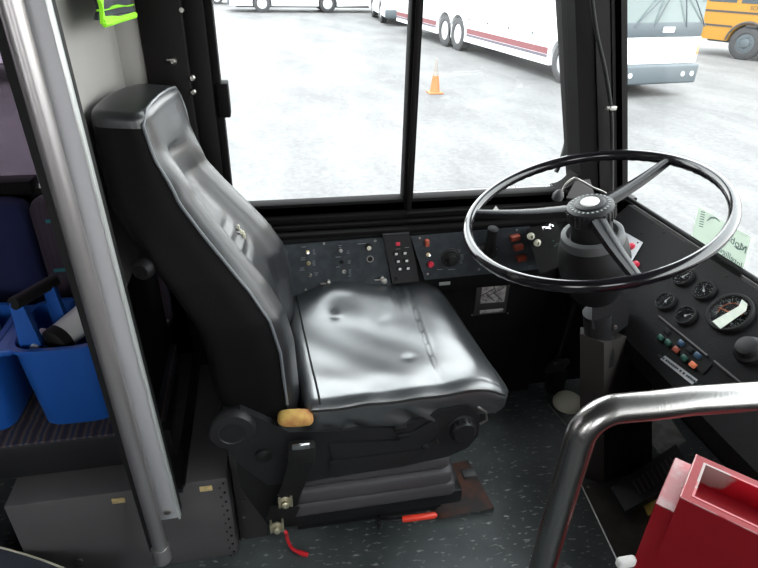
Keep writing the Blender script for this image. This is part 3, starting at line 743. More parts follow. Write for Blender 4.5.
# cushion
YAW = Matrix.Rotation(.045, 4, 'Z')
def cush(q, h):
    q = q.copy(); u = q.x / h.x; v = q.y / h.y; top = sm(-.2, .8, q.z / h.z)
    z = 0
    z += .018 * math.exp(-((v - .72) / .30) ** 2) * (1 - .6 * sm(.0, 1, u)) * sm(-1, -.4, u) + .032 * math.exp(-((v - .95) / .4) ** 2 - ((u + .35) / .42) ** 2)    # far bolster
    z += .006 * math.exp(-((v + .75) / .25) ** 2)
    z -= .014 * math.exp(-((u + .1) / .45) ** 2 - ((v + .05) / .5) ** 2)                        # sat-in dip
    z += .012 * math.exp(-((u - .62) / .25) ** 2 - (v / .8) ** 2)                                # front roll
    z -= .030 * sm(.60, 1.0, u) ** 2                                                          # waterfall
    z -= .005 * math.exp(-((u - .40 - .10 * v) / .020) ** 2) * (1 - sm(.55, .95, abs(v)))       # seam crease
    for (a, c, r, d) in ((-.48, .42, .06, .0045), (.12, -.42, .06, .003), (.02, .3, .10, .002)):
        z -= d * math.exp(-((u - a) ** 2 + (v - c) ** 2) / r ** 2)
    for (a, c, w_, l, d) in ((.30, .62, .022, .16, .007), (.36, .66, .020, .14, .006), (.24, .60, .02, .12, .004)):
        z -= d * math.exp(-((u - a) / w_) ** 2 - ((v - c) / l) ** 2)
    z += .0010 * math.sin(u * 9 + v * 4) * math.sin(v * 7 + u * 2)
    if v < -.6:   # soft puckers along the near edge
        z += .0014 * math.sin(u * 13 + 1) * sm(-.6, -1, v)
    q.z += z * top
    # narrower at the back
    q.y *= 1.0 + .03 * u
    # side drape wrinkles
    if q.z < h.z * .5:
        q.y -= (.006 * math.sin(u * 8 + 2.2 * math.sin(u * 4.1) + q.z * 60) + .002 * math.sin(u * 23 + q.z * 90)) * sm(0, 1, -v) * (1 - sm(-.2, .5, q.z / h.z))
    return q
b = B(); b.rbox((.286, YC, .484), (.252, .262, .052), .030, (96, 90, 18), f=cush, mtx=YAW); cu = b.done('cushion', 'vinyl_seat', e, ang=60)
def cpnt(u, v, zoff=0):
    h = Vector((.252, .262, .052)); q = Vector((u * h.x, v * h.y, h.z))
    inn = Vector([max(-h[i] + .03, min(h[i] - .03, q[i])) for i in range(3)]); d = q - inn
    q = inn + d.normalized() * .03 if d.length > 1e-6 else q
    return YAW @ cush(q, h) + Vector((.286, YC, .484 + zoff))
def cside(u, v, w_):   # along the near side at height w_
    h = Vector((.252, .262, .052)); q = Vector((u * h.x, v * h.y, w_ * h.z)); inn = Vector([max(-h[i] + .03, min(h[i] - .03, q[i])) for i in range(3)])
    d = q - inn; q = inn + d.normalized() * .0305; return YAW @ cush(q, h) + Vector((.286, YC, .484))
ring = [(u, -1) for u in np.linspace(-.95, .93, 30)] + [(1, v) for v in np.linspace(-.93, .93, 30)] + [(u, 1) for u in np.linspace(.93, -.95, 30)]
b = B(); b.tube([cside(u * 1.0, v, .72) for u, v in ring], .0030, 8); b.done('piping', 'rubber', cu)
b = B(); b.tube([cpnt(-.86, v, .0005) for v in np.linspace(-.97, .95, 30)], .0026, 8); b.done('piping', 'rubber', cu)
b = B(); b.rbox((.275, YC, .415), (.235, .235, .035), .02, (30, 30, 6)); b.done('cushion_pan', 'rubber', e)
b = B(); b.rbox(onY(296, 424, .975) + Vector((0, .02, 0)), (.040, .022, .0155), .0150, (14, 10, 8), f=lambda q, h: Vector((q.x, q.y, q.z * (1 - .35 * (q.x / h.x) ** 2) - .004 * q.x / h.x))); fm = b.done('foam', 'foam', e); lab(fm, 'torn yellow foam showing')
b = B(); b.rbox((-.0, 1.47, .50), (.022, .03, .018), .012, (8, 8, 8)); lab(b.done('foam', 'foam', e), 'yellow foam at the backrest joint')

# side cover: recliner disc, long cover, height knob (near side), mirrored on the window side
def sidecover(y, s, main):
    P = lambda px, py: (onY(px, py, .98).x, onY(px, py, .98).z)
    b = B()
    poly = [P(214, 440), P(222, 420), P(240, 415), P(262, 424), P(290, 437), P(330, 436), P(400, 432), P(440, 416), P(470, 410), P(482, 420), P(480, 440), P(470, 452), P(450, 461), P(400, 472), P(335, 482), P(300, 488), P(268, 490), P(240, 470)]
    b.prism(poly, 'y', y, y + .045 * s); b.bevel(.006, 3, 40); c = b.done('side_cover', 'blackplastic', e)
    if not main: return
    b = B(); b.prism([P(330, 447), P(400, 443), P(432, 424), P(440, 430), P(436, 444), P(418, 455), P(334, 466)], 'y', y - .006, y + .01); b.bevel(.004, 3, 40); b.done('raised_panel', 'blackplastic', c)
    b = B(); b.prism([P(330, 463), P(418, 452), P(437, 440), P(440, 446), P(420, 459), P(334, 480)], 'y', y - .010, y + .01); b.bevel(.005, 3, 40); b.done('lower_lip', 'blackplastic', c)
    c0 = onY(232, 436, .98 - .01); b = B(); b.lathe((c0.x, y + .005, c0.z), (0, -1, 0), [(0, .052), (.014, .052), (.022, .047), (.024, .030), (.022, .028)], 36); b.done('recliner_cover', 'blackplastic', e)
    c0 = onY(464, 432, .975); b = B(); b.lathe((c0.x, y + .004, c0.z), (0, -1, 0), [(0, .036), (.008, .036), (.010, .032), (.026, .030), (.030, .026)], 28); kk = b.done('height_knob', 'blackplastic', e)
    b = B()
    for k in range(16):
        a = 2 * PI * k / 16; b.box((c0.x + .0305 * math.cos(a), y - .014, c0.z + .0305 * math.sin(a)), (.004, .014, .004))
    b.done('knob_ribs', 'blackplastic', kk)
    for (px, py) in ((402, 434), (406, 441)):
        c0 = onY(px, py, .97); b = B(); b.box((c0.x, y - .006, c0.z), (.030, .010, .012), bev=.002); r_ = b.done('rocker_switch', 'rubber', e)
    c0 = onY(427, 452, .97); b = B(); b.lathe((c0.x, y - .006, c0.z), (0, -1, 0), [(0, .010), (.004, .009), (.008, .004)], 14); b.done('screw', 'rubber', e)
    c0 = onY(264, 463, .97); b = B(); b.lathe((c0.x, y - .0, c0.z), (0, -1, 0), [(0, .020), (.006, .019), (.010, .010)], 18); b.done('pivot_cap', 'rubber', e)
    b = B(); b.tube([onY(478, 407, .975), onY(486, 412, .972), onY(487, 420, .972), onY(480, 424, .974)], .003, 8); b.done('wire_loop', 'dullsteel', e)
sidecover(.995, 1, True)
sidecover(1.452, 1, False)
# suspension base
b = B(); b.box((.20, 1.255, .38), (.36, .44, .10), bev=.01); b.done('upper_frame', 'black', e)
def plat(z0, z1, x0, x1, name, m, dy=0):
    b = B(); b.rbox(((x0 + x1) / 2, 1.255 + dy, (z0 + z1) / 2), ((x1 - x0) / 2, .245, (z1 - z0) / 2), min(.018, (z1 - z0) * .45), (30, 20, 8)); return b.done(name, m, e)
plat(.262, .312, .015, .415, 'bellows_fold', 'bellows')
plat(.205, .262, .0, .425, 'bellows_fold', 'bellows', -.004)
plat(.150, .206, -.01, .440, 'bellows_fold', 'bellows', .004)
b = B(); b.box((.20, 1.26, .235), (.37, .42, .20)); b.done('bellows_core', 'rubber', e)
b = B(); b.box((.22, 1.26, .115), (.50, .44, .05), bev=.006); b.done('slide_frame', 'black', e)
b = B(); b.box((.22, 1.28, .055), (.42, .38, .09), bev=.004); b.done('pedestal', 'black', e)
b = B(); b.prism([(-.12, .50), (-.02, .50), (.02, .30), (.0, .15), (-.06, .14), (-.12, .30)], 'y', 1.01, 1.06); b.bevel(.01, 3, 20); b.done('belt_bracket', 'rubber', e)
b = B(); p = onY(478, 478, 1.05); b.box(p + Vector((-.02, .02, 0)), (.04, .03, .010), bev=.003); b.done('slide_rail', 'darkgrey', e)
# red slide lever
b = B(); b.tube(bez([onY(378, 524, 1.0), onY(381, 519, .98), onY(392, 520, .96), onY(404, 519, .955)], 6), .005, 10); b.box(onY(379, 522, 1.0), (.012, .02, .04), bev=.003); b.done('slide_lever', 'black', e)
b = B(); p0, p1 = onY(402, 519.3, .955), onY(437, 515, .955); b.lathe(p0, p1 - p0, [(0, .006), (.004, .0085), ((p1 - p0).length - .006, .0085), ((p1 - p0).length, .005)], 16); lab(b.done('lever_grip', 'redgrip', e), 'orange red plastic grip')
# rusty patch plate under the seat
b = B(); b.hull([onZ(*q, .001) for q in ((425, 470), (468, 460), (494, 508), (440, 519))], [onZ(*q, .020) for q in ((425, 470), (468, 460), (494, 508), (440, 519))]); b.bevel(.003, 2); lab(b.done('floor_plate', 'rust', e), 'rusty steel mounting plate')

# seat belt buckle and anchors
e = empty('seat_belt', (.0, .97, .17), 'black seat belt buckle on its stalk with zinc anchor bolts beside the seat', 'seat belt')
b = B(); b.hull([onY(290, 458, .96), onY(314, 460, .96), onY(297, 505, .965), onY(276, 503, .965)], [onY(290, 458, .975), onY(314, 460, .975), onY(297, 505, .985), onY(276, 503, .985)]); b.bevel(.004, 2); b.done('stalk', 'rubber', e)
p = onY(301, 452, .955); b = B(); b.box(p, (.062, .028, .050), rot=Matrix.Rotation(.08, 3, 'Y'), bev=.006); bk = b.done('buckle', 'rubber', e)
p = onY(301, 446.5, .938); b = B(); b.box(p, (.040, .006, .016), rot=Matrix.Rotation(.05, 3, 'Y'), bev=.003); b.box(p + Vector((0, -.002, .005)), (.034, .006, .004), bev=.001); lab(b.done('release_button', 'chrome', bk), 'chrome release bar')
for px, py in ((285.5, 501.5), (277, 527)):
    p = onY(px, py, .965); b = B(); b.lathe(p, (0, -1, .2), [(0, .017), (.004, .017), (.006, .010), (.016, .009), (.018, .005)], 8)
    b.box(p + Vector((-.014, 0, .004)), (.006, .02, .030), bev=.002); b.box(p + Vector((.014, 0, .004)), (.006, .02, .030), bev=.002); b.done('anchor_bolt', 'zinc', e)
b = B(); b.hull([onY(271, 505, .97), onY(300, 507, .97), onY(292, 525, .975), onY(266, 521, .975)], [onY(271, 505, .99), onY(300, 507, .99), onY(292, 525, .99), onY(266, 521, .99)]); b.bevel(.004, 2); b.done('anchor_link', 'rubber', e)
b = B(); pts = bez([onY(286, 532, .99), onZ(288, 541, .03), onZ(294, 550, .012), onZ(308, 555, .008)], 8)
for k in range(1): b.tube(pts, .006, 8, radii=[.005] * (len(pts) - 6) + [.006, .007, .007, .007, .007, .006])
tag(b.done('red_strap', 'redstrap'), 'short red webbing strap on the floor below the seat belt anchor', 'strap')

# ================================================================== STEERING WHEEL AND COLUMN
WC = Vector((.699, 1.076, .943)); ti, ro = .297, -.034
AX = Vector((-math.sin(ti), math.sin(ro), math.cos(ti))).normalized()
U = Vector((0, 1, 0)).cross(AX).normalized(); W_ = AX.cross(U)
def wpnt(r, deg, h=0): a = math.radians(deg); return WC + (U * math.cos(a) + W_ * math.sin(a)) * r + AX * h
e = empty('steering_wheel', tuple(WC), 'large glossy black three-spoke steering wheel with a round centre button', 'steering wheel')
b = B(); n = 144; seg = 16; rings = []
for i in range(n):
    t = 2 * PI * i / n; c = math.degrees(t); rad = (U * math.cos(t) + W_ * math.sin(t)); ring = []
    for k in range(seg):
        a = 2 * PI * k / seg; rr = .0135
        if math.sin(a) < -.3: rr -= .0016 * (1 + math.sin(t * 60)) / 2 + .0005     # finger grips underneath
        ring.append(b.bm.verts.new(WC + rad * (.273 + rr * .88 * math.cos(a)) + AX * rr * 1.05 * math.sin(a)))
    rings.append(ring)
for i in range(n):
    r0, r1 = rings[i], rings[(i + 1) % n]
    for k in range(seg): j = (k + 1) % seg; b.bm.faces.new((r0[k], r0[j], r1[j], r1[k]))
K['wheelgloss'] = mat('gloss_black_wheel', (.007, .006, .008), .16, coat=.5, spec=.5)
b.done('rim', 'wheelgloss', e, ang=60); K['spokeblack'] = mat('spoke_black', (.006, .006, .007), .27, spec=.22)
for deg in (143.2, 21.5, -100.6):
    b = B(); a = math.radians(deg); d = U * math.cos(a) + W_ * math.sin(a); t = AX.cross(d); secs = []
    for k in range(11):
        f = k / 10; r = .035 + (.268 - .035) * f; hw = .020 - .009 * f; hh = .010 - .002 * f; h = .004 * (1 - f) - .006 * math.sin(f * PI)
        o = WC + d * r + AX * h
        secs.append([b.bm.verts.new(o + t * hw * x + AX * hh * y) for x, y in ((-1, -.6), (-.75, .7), (-.25, 1), (.25, 1), (.75, .7), (1, -.6), (.5, -1), (-.5, -1))])
    for s0, s1 in zip(secs, secs[1:]):
        for i in range(8): j = (i + 1) % 8; b.bm.faces.new((s0[i], s0[j], s1[j], s1[i]))
    b.bm.faces.new(secs[0][::-1]); b.bm.faces.new(secs[-1]); b.done('spoke', 'spokeblack', e, ang=50)
b = B(); b.lathe(WC - AX * .022, AX, [(0, .044), (.006, .050), (.030, .052), (.038, .050), (.042, .044), (.043, .026), (.0405, .0255), (.040, .024)], 48)
for k in range(30):
    t = 2 * PI * k / 30; d = U * math.cos(t) + W_ * math.sin(t); b.tube([WC + d * .0515 - AX * .012, WC + d * .0515 + AX * .012], .0022, 6)
hb = b.done('hub', 'blackplastic', e)
b = B(); b.lathe(WC + AX * .017, AX, [(0, .033), (.006, .033), (.0075, .030), (.0077, .020)], 40); lab(b.done('horn_button', 'blackplastic', hb), 'stepped black button')
b = B(); b.lathe(WC + AX * .024, AX, [(0, .0205), (.003, .0195), (.0042, .015), (.0045, .004)], 32); lab(b.done('centre_cap', 'white', hb), 'bright centre cap')
b = B()
for k in range(26):
    t = 2 * PI * k / 26; d = U * math.cos(t) + W_ * math.sin(t); q = AX.cross(d)
    m = frame3(WC + d * .0405 + AX * .0207, q, AX); bb = bmesh.ops.create_cube(b.bm, size=1)['verts']
    for v in bb: v.co = m @ Vector((v.co.x * random.uniform(.0025, .005), v.co.y * .0045, v.co.z * .0006))
b.done('hub_lettering', 'legend', hb)

e = empty('steering_column', (.98, 1.15, 0), 'black steering column with a grey collar rising from a boxed floor cover', 'steering column')
b = B(); b.lathe(WC - AX * .10, AX, [(0, .050), (.035, .046), (.078, .044)], 36); b.done('column_neck', 'rubber', e)
b = B(); b.lathe(WC - AX * .075, AX, [(0, .070), (.004, .0705), (.020, .068), (.023, .064), (.023, .056), (.008, .052)], 48); K['collar'] = mat('collar_grey', (.075, .078, .08), .5); lab(b.done('collar', 'collar', e), 'grey collar ring')
b = B(); b.lathe(WC - AX * .235, AX, [(0, .050), (.03, .066), (.07, .078), (.11, .082), (.15, .076), (.161, .068)], 44); b.done('shroud', 'console', e)
b = B(); b.lathe(WC - AX * .46, AX, [(0, .035), (.17, .035)], 24); b.hull([onY(x, y, 1.06) for x, y in ((592, 300), (603, 292), (630, 300), (628, 325), (607, 340), (592, 328))], [onY(x, y, 1.16) for x, y in ((592, 300), (603, 292), (630, 300), (628, 325), (607, 340), (592, 328))]); b.done('tilt_bracket', 'blackplastic', e)
b = B(); p = onY(615, 327, 1.055); b.lathe(p, (0, -1, 0), [(0, .006), (.004, .005)], 12); b.done('bolt', 'dullsteel', e)
def colbox(q, z0s, z1, y0, y1): pass
tl, tm, tr_ = onY(580, 334, 1.10), onY(604, 343, 1.03), onY(629, 336, 1.12)
bl, bm_, br = onZ(580, 476, 0), onZ(604, 484, 0), onZ(629, 472, 0)
def back(p, d=.07): return Vector((p.x + .045, p.y + d, p.z - (.03 if p.z > .1 else 0)))
b = B(); b.hull([bl, bm_, br, back(br), back(bl)], [tl, tm, tr_, back(tr_), back(tl)]); b.bevel(.003, 2, 20); b.done('floor_cover', 'column', e)
b = B(); q = [onY(624, 354, 1.16), onY(652, 352, 1.18)]; q2 = [onZ(622, 474, 0), onZ(652, 462, 0)]
b.hull([q2[0], q2[1], back(q2[1]), back(q2[0])], [q[0], q[1], back(q[1]), back(q[0])]); b.bevel(.003, 2, 20); b.done('rear_cover', 'blackplastic', e)
b = B(); b.box(onZ(606, 474, .012) + Vector((.04, .06, 0)), (.18, .14, .02), bev=.006); b.done('foot_flange', 'console', e)
p = onY(646, 354, 1.17); b = B(); b.lathe(p, (0, -1, .2), [(0, .004), (.003, .003)], 10); b.done('screw', 'chrome', e)

# stalk with switch cluster left of the column
e = empty('switch_cluster', tuple(onY(545, 245, 1.33)), 'black switch box with two ivory round buttons between the rockers and steering column', 'switch box')
b = B(); b.hull([onY(*q, 1.28) for q in ((526, 229), (556, 221), (572, 262), (540, 274))], [onY(*q, 1.50) for q in ((530, 229), (554, 222), (566, 252), (540, 262))]); b.bevel(.004, 2, 20); b.done('housing', 'rubber', e)
for px, py in ((531.5, 237), (537.8, 243.5)):
    p = onY(px, py, 1.273); b = B(); b.lathe(p + Vector((0, .006, 0)), (-.1, -1, .3), [(0, .0095), (.006, .0095), (.008, .006)], 18); t = b.done('push_button', 'ivory', e)
    b = B(); b.box(p + Vector((0, -.003, .001)), (.0025, .002, .009)); b.done('button_mark', 'rubber', t)
p = onY(546.5, 228.5, 1.265); b = B(); b.rbox(p, (.012, .006, .005), .004, (6, 4, 4)); b.rbox(p + Vector((.012, 0, .006)), (.006, .006, .005), .004, (4, 4, 4)); lab(b.done('lever_end', 'chrome', e), 'chrome lever end')
b = B()
for q in ((553, 241), (557, 244), (555, 246)): b.box(onY(*q, 1.27), (.006, .003, .003), bev=.001)
b.done('green_mark', 'green', e)
e = empty('indicator_stalk', tuple(onY(609, 197, 1.19)), 'thin bent chrome stalk with a grey knob behind the steering wheel hub', 'lever')
b = B(); pts = [onY(562, 191, 1.23), onY(566, 184, 1.23), onY(572, 179.3, 1.23), onY(577, 178.8, 1.22), onY(592, 187, 1.20), onY(609, 198, 1.17), tuple(WC - AX * .05 + Vector((.03, .03, 0)))]
b.tube(bez(pts, 6), .0026, 10); b.done('stalk', 'dullsteel', e)
p = onY(559, 195.5, 1.23); b = B(); b.lathe(p - Vector((.006, 0, .016)), (.25, 0, 1), [(0, .004), (.006, .0125), (.018, .014), (.028, .009), (.032, .003)], 20); lab(b.done('knob', 'darkgrey', e), 'grey teardrop knob')
e = B(); e.hull([onY(*q, 1.46) for q in ((566, 198), (575, 181), (590, 179), (596, 200))], [onY(*q, 1.53) for q in ((566, 198), (577, 181), (590, 179), (596, 200))]); e.bevel(.004, 2, 20)
tag(e.done('corner_pod', 'greybox'), 'small smooth grey pod in the corner between the window ledge and dashboard', 'pod')
p = onY(496, 207, 1.54); b = B(); b.hull([onY(491, 212, 1.525), onY(501, 212.5, 1.525), onY(496, 205.5, 1.525)], [onY(491, 212, 1.535), onY(501, 212.5, 1.535), onY(496, 205.5, 1.535)])
tag(b.done('paper_scrap', 'white'), 'little white paper scrap tucked at the ledge under the driver window', 'paper')

# ================================================================== DASHBOARD
DX, DZ = 1.10, .77
DN = Vector((-1, 0, 1)).normalized(); DP = Vector((DX, 1.0, DZ))
e = empty('dashboard', (1.05, .6, .45), 'black sloping dashboard below the windshield carrying round gauges', 'dashboard')
b = B(); b.prism([(DX + .02, DZ), (DX, DZ), (.962, .632), (.905, .555), (.915, .50), (1.10, .46), (1.34, .46), (1.34, .55), (1.13, DZ - .03)], 'y', -.75, 1.50); b.bevel(.004, 2, 20)
db = b.done('dash_body', 'dash', e)
def dp(px, py, off=0): return onPl(px, py, DP + DN * off, DN)
def gauge(px, py, r, needle, label, cover=False):
    p = dp(px, py, 0); g = empty('speedometer' if cover else 'gauge', tuple(p), label, 'gauge', None)
    b = B(); b.lathe(p, DN, [(-.004, r * 1.0), (.010, r), (.012, r * .96), (.012, r * .86), (.004, r * .82), (.003, r * .80)], 40, cap=False)
    b.done('bezel', 'rubber', g)
    b = B(); b.lathe(p, DN, [(.001, r * .84), (.0045, r * .83)], 40); fc = b.done('dial_face', 'face', g)
    m0 = Vector((0, -1, 0)); up = DN.cross(m0).normalized(); up = -up if up.z < 0 else up; side = up.cross(DN).normalized()
    b = B(); n = 27 if cover else 9
    for k in range(n):
        a = math.radians(225 - 270 * k / (n - 1)); d = side * math.cos(a) + up * math.sin(a)
        b.tube([p + DN * .005 + d * r * (.66 if k % 3 == 0 else .71), p + DN * .005 + d * r * .77], r * .010 if cover else r * .022, 4)
    b.done('tick_marks', 'legend', fc)
    if cover:
        b = B(); b.tube([p + DN * .0052 + (side * math.cos(a) + up * math.sin(a)) * r * .52 for a in np.linspace(math.radians(215), math.radians(20), 30)], .0007, 5)
        b.done('orange_arc', 'needle', fc)
        for k, s_ in enumerate(('10', '20', '30', '40', '50', '60', '70', '80')):
            a = math.radians(215 - 250 * k / 7); d = side * math.cos(a) + up * math.sin(a)
            text(s_, r * .15, frame3(p + DN * .005 + d * r * .60, side, DN), 'numeral', 'legend', fc)
    a = math.radians(needle); d = side * math.cos(a) + up * math.sin(a)
    b = B(); b.tube([p + DN * .006 - d * r * .12, p + DN * .006 + d * r * .62], r * .03, 6, radii=[r * .045, r * .012]); b.lathe(p, DN, [(.0045, r * .10), (.0075, r * .09)], 14)
    b.done('needle', 'white' if not cover else 'needle', fc)
    if cover:
        b = B(); A = dp(712.5, 321.5, .0125); A2 = dp(720.5, 329.0, .0125); Bp = dp(746, 311, .0125); B2 = dp(743, 302.5, .0125); T = dp(747.5, 304, .0125); T2 = dp(742, 299.5, .0125); Mx = dp(732, 312.5, .0125)
        b.hull([A, A2, Bp, T, T2, B2 * .6 + Mx * .4], [q + DN * .001 for q in (A, A2, Bp, T, T2, B2 * .6 + Mx * .4)]); lab(b.done('tape_strip', 'tape', g), 'pale masking tape strip')
    b = B(); b.lathe(p, DN, [(.0105, r * .85), (.0115, r * .85)], 40); b.done('gauge_glass', 'gaugeglass', g)
    return g
gauge(684, 278, .0270, 80, 'small round black gauge nearest the windshield, the top one of four')
gauge(704.7, 292, .0270, 140, 'small dim round gauge directly beside the taped speedometer')
gauge(666.5, 302.5, .0260, 100, 'small round gauge nearest the steering column, with a pale needle')
gauge(686.4, 316.8, .0260, 60, 'small round gauge just above the row of warning lights')
gauge(731, 314, .0520, 190, 'large speedometer with a strip of pale masking tape across its glass', True)
for q in ((664, 232), (642, 233), (652, 222), (726, 276)):
    b = B(); b.lathe(dp(*q, 0), DN, [(0, .004), (.0015, .0035)], 12); b.done('screw', 'rubber', db)
b = B(); b.tube([dp(658.7, 316.5, .003), dp(707, 356, .003)], .0035, 8); b.tube([dp(714, 361.5, .003), dp(740, 383, .003)], .0035, 8); b.done('dash_bead', 'darkgrey', db)
# metal plate with red lights beside the column
e2 = empty('warning_light_plate', tuple(dp(630, 250)), 'bright metal plate with two red lights just right of the steering column', 'plate')
b = B(); c4 = [(623, 231), (643, 242.5), (631, 263), (612, 252)]; b.hull([dp(*q, .0005) for q in c4], [dp(*q, .004) for q in c4]); b.done('plate', 'alu', e2)
for px, py in ((631.5, 247), (635.5, 265)):
    b = B(); b.lathe(dp(px, py, .003), DN, [(0, .012), (.006, .011), (.010, .005)], 18); b.done('red_light', 'redled', e2)
b = B(); b.lathe(dp(638, 243, .003), DN, [(0, .003), (.003, .002)], 10); b.done('screw', 'rubber', e2)
# lower switch row
LP_, LN = Vector((.962, 1.0, .632)), Vector((-.077, 0, .057)).normalized()
def lp(px, py, off=0): return onPl(px, py, LP_ + LN * off, LN)
e3 = empty('warning_light_row', tuple(lp(676, 350)), 'row of small coloured warning lenses on the dashboard edge beneath the gauges', 'warning lights')
b = B(); c4 = [(654, 331), (663, 325), (712, 364), (703, 374)]; b.hull([lp(*q, .0003) for q in c4], [lp(*q, .003) for q in c4]); b.done('backing_plate', 'rubber', e3)
ydir = Vector((0, -1, 0)); md = frame3((0, 0, 0), ydir, LN).to_3x3()
for px, py, m_ in ((660.5, 337.5, 'green'), (668, 342.5, 'green'), (676, 349.5, 'rocker'), (684, 358, 'green'), (692.8, 364.8, 'orange'), (667, 331.5, 'rubber'), (681, 343, 'bluelens'), (697.5, 355.5, 'bluelens'), (690, 350, 'rubber')):
    b = B(); b.box(lp(px, py, .005), (.017, .013, .006), rot=md, bev=.0015); b.done('warning_lens', m_, e3)
b = B(); b.hull([lp(*q, -.004) for q in ((660, 359), (665, 355.5), (698, 380), (692, 384.5))], [lp(*q, .001) for q in ((660, 359), (665, 355.5), (698, 380), (692, 384.5))])
ls = tag(b.done('label_strip', 'alu'), 'long pale metal lettered strip on the lower edge of the dashboard', 'label')
m = frame3(lp(679, 369.8, .0012), lp(690, 377.5) - lp(668, 361.5), LN)
b = B(); x_ = -.072
while x_ < .072:
    w_c = random.uniform(.003, .006); q_ = m @ Matrix.Translation((x_ + w_c / 2, random.uniform(-.0006, .0006), .0004))
    for v in bmesh.ops.create_cube(b.bm, size=1)['verts']: v.co = q_ @ Vector((v.co.x * w_c, v.co.y * .0052, v.co.z * .0005))
    x_ += w_c + random.choice((.0014, .0014, .0014, .005))
b.done('lettering', 'textdark', ls)
e4 = empty('ignition_switch', tuple(dp(748, 352)), 'black rotary switch with a small chrome lever at the right edge under the speedometer', 'switch')
b = B(); b.lathe(dp(751, 352, 0), DN, [(0, .034), (.012, .032), (.016, .026), (.030, .022), (.032, .016)], 28); b.done('knob', 'blackplastic', e4)
b = B(); b.rbox(dp(738.5, 350, .012), (.004, .004, .010), .003, (4, 4, 4)); b.done('chrome_lever', 'chrome', e4)

# sticker on the windshield glass
sn = Vector((-1, 0, -.27)).normalized(); sp = Vector((wsx(.80) - .002, 1.1, .80))
def spx(px, py, off=0): return onPl(px, py, sp + sn * off, sn)
cs = [spx(691, 238), spx(699, 207), spx(751, 237), spx(741, 279)]
e5 = empty('windshield_sticker', tuple(cs[0]), 'pale green sticker with mirrored lettering on the inside of the windshield', 'sticker')
b = B(); b.hull(cs, [c + sn * .0006 for c in cs]); b.done('sticker_sheet', 'stickergreen', e5)
xd = (cs[0] - cs[3]).normalized(); o = spx(734, 244, .001)
text('Mobile', .030, frame3(spx(734.5, 242, .001), xd, -sn), 'lettering', 'stickertext', e5, .0002)
text('Intelligent', .026, frame3(spx(727.5, 255, .001), xd, -sn), 'lettering', 'stickertext', e5, .0002)
b = B()
for k in range(7): b.tube([spx(699 + k * .35, 226 - k * 2.4, .001), spx(703 + k * .35, 227 - k * 2.4, .001)], .0011, 5)
b.done('lettering', 'stickertext', e5)
b = B(); b.tube([spx(x, y, .001) for x, y in ((734, 246), (738, 249), (743, 249.5), (746, 246))], .0018, 6, radii=[.0006, .002, .002, .0008]); b.done('swoosh_mark', 'stickertext', e5); b = B()
b.tube([spx(x, y, .001) for x, y in ((707, 221), (711, 217.5), (716, 218), (720, 222))], .0018, 6, radii=[.0008, .0022, .002, .0006]); b.done('swoosh_mark', 'stickertext', e5)

# ================================================================== PEDAL AREA
e = empty('accelerator_pedal', tuple(onZ(617, 500, 0)), 'black ribbed accelerator treadle pedal on the floor beside the red box', 'pedal')
h0, h1 = onZ(611, 487, .05), onZ(625, 511, .05); t0, t1 = onZ(676, 444, .14), onZ(694, 474, .14)
b = B(); nn = ((h1 - h0).cross(t0 - h0)).normalized(); nn = nn if nn.z > 0 else -nn
b.hull([h0, h1, t1, t0], [q - nn * .022 for q in (h0, h1, t1, t0)]); b.bevel(.006, 3, 30); pd = b.done('pedal_pad', 'ribbed', e)
b = B()
for k in range(9):
    f = .28 + k * .07; a_, c_ = h0.lerp(t0, f), h1.lerp(t1, f); b.tube([a_.lerp(c_, .25) + nn * .001, a_.lerp(c_, .75) + nn * .001], .0028, 6)
b.done('grip_ribs', 'bellows', pd)
b = B(); b.hull([onZ(640, 500, 0), onZ(662, 488, 0), onZ(690, 470, 0), onZ(665, 500, 0)], [h0.lerp(t0, .5) - nn * .025, h0.lerp(t0, .6) - nn * .025, h1.lerp(t1, .8) - nn * .025, h1.lerp(t1, .6) - nn * .025]); b.done('pedal_base', 'rubber', e)
b = B(); c4 = [(640, 497), (658, 487), (662, 508), (648, 516)]; b.hull([onZ(*q, .020) for q in c4], [onZ(*q, .045) for q in c4]); b.bevel(.003, 2); tag(b.done('yellow_block', 'yellow'), 'yellow painted block beside the accelerator pedal behind the red box', 'block')
b = B(); c4 = [(581, 484), (640, 478), (720, 478), (700, 600), (636, 600)]; b.hull([onZ(*q, .001) for q in c4], [onZ(*q, .012) for q in c4]); fp = tag(b.done('floor_plate', 'plate'), 'worn metal plate on the floor under the accelerator pedal', 'plate')
b = B(); b.tube([onZ(581, 484, .012), onZ(636, 600, .012)], .0025, 8); lab(b.done('plate_edging', 'dullsteel', fp), 'bright worn edge'); b = B(); b.lathe(onZ(588, 487, .012), (0, 0, 1), [(0, .005), (.002, .004)], 12); b.done('screw', 'dullsteel', fp)
b = B(); c4 = [(646, 417), (670, 417), (686, 441), (662, 456), (646, 438)]; b.hull([onZ(*q, .001) for q in c4], [onZ(*q, .006) for q in c4]); K['glaremat'] = mat('pale_floor_glare', (.22, .22, .20), .6, vcol=(.34, .34, .31), vscale=30); tag(b.done('floor_glare_patch', 'glaremat'), 'pale sheet painted for light reflecting off the floor behind the steering column cover', 'plate')  # thin pale sheet, its colour stands for light reflecting off the floor
b = B(); p = onZ(567, 405, 0); b.lathe((p.x, p.y, .002), (0, 0, 1), [(0, .052), (.012, .054), (.030, .045), (.040, .025), (.043, .005)], 28); tag(b.done('plastic_lid', 'ivory'), 'pale plastic dome lying on the floor left of the column cover', 'lid')
b = B(); b.tube([onZ(548, 404, .006), onZ(566, 425, .006)], .003, 8); b.done; tag(b.done('floor_strip', 'dullsteel'), 'thin bright floor strip beside the pale plastic dome', 'strip')
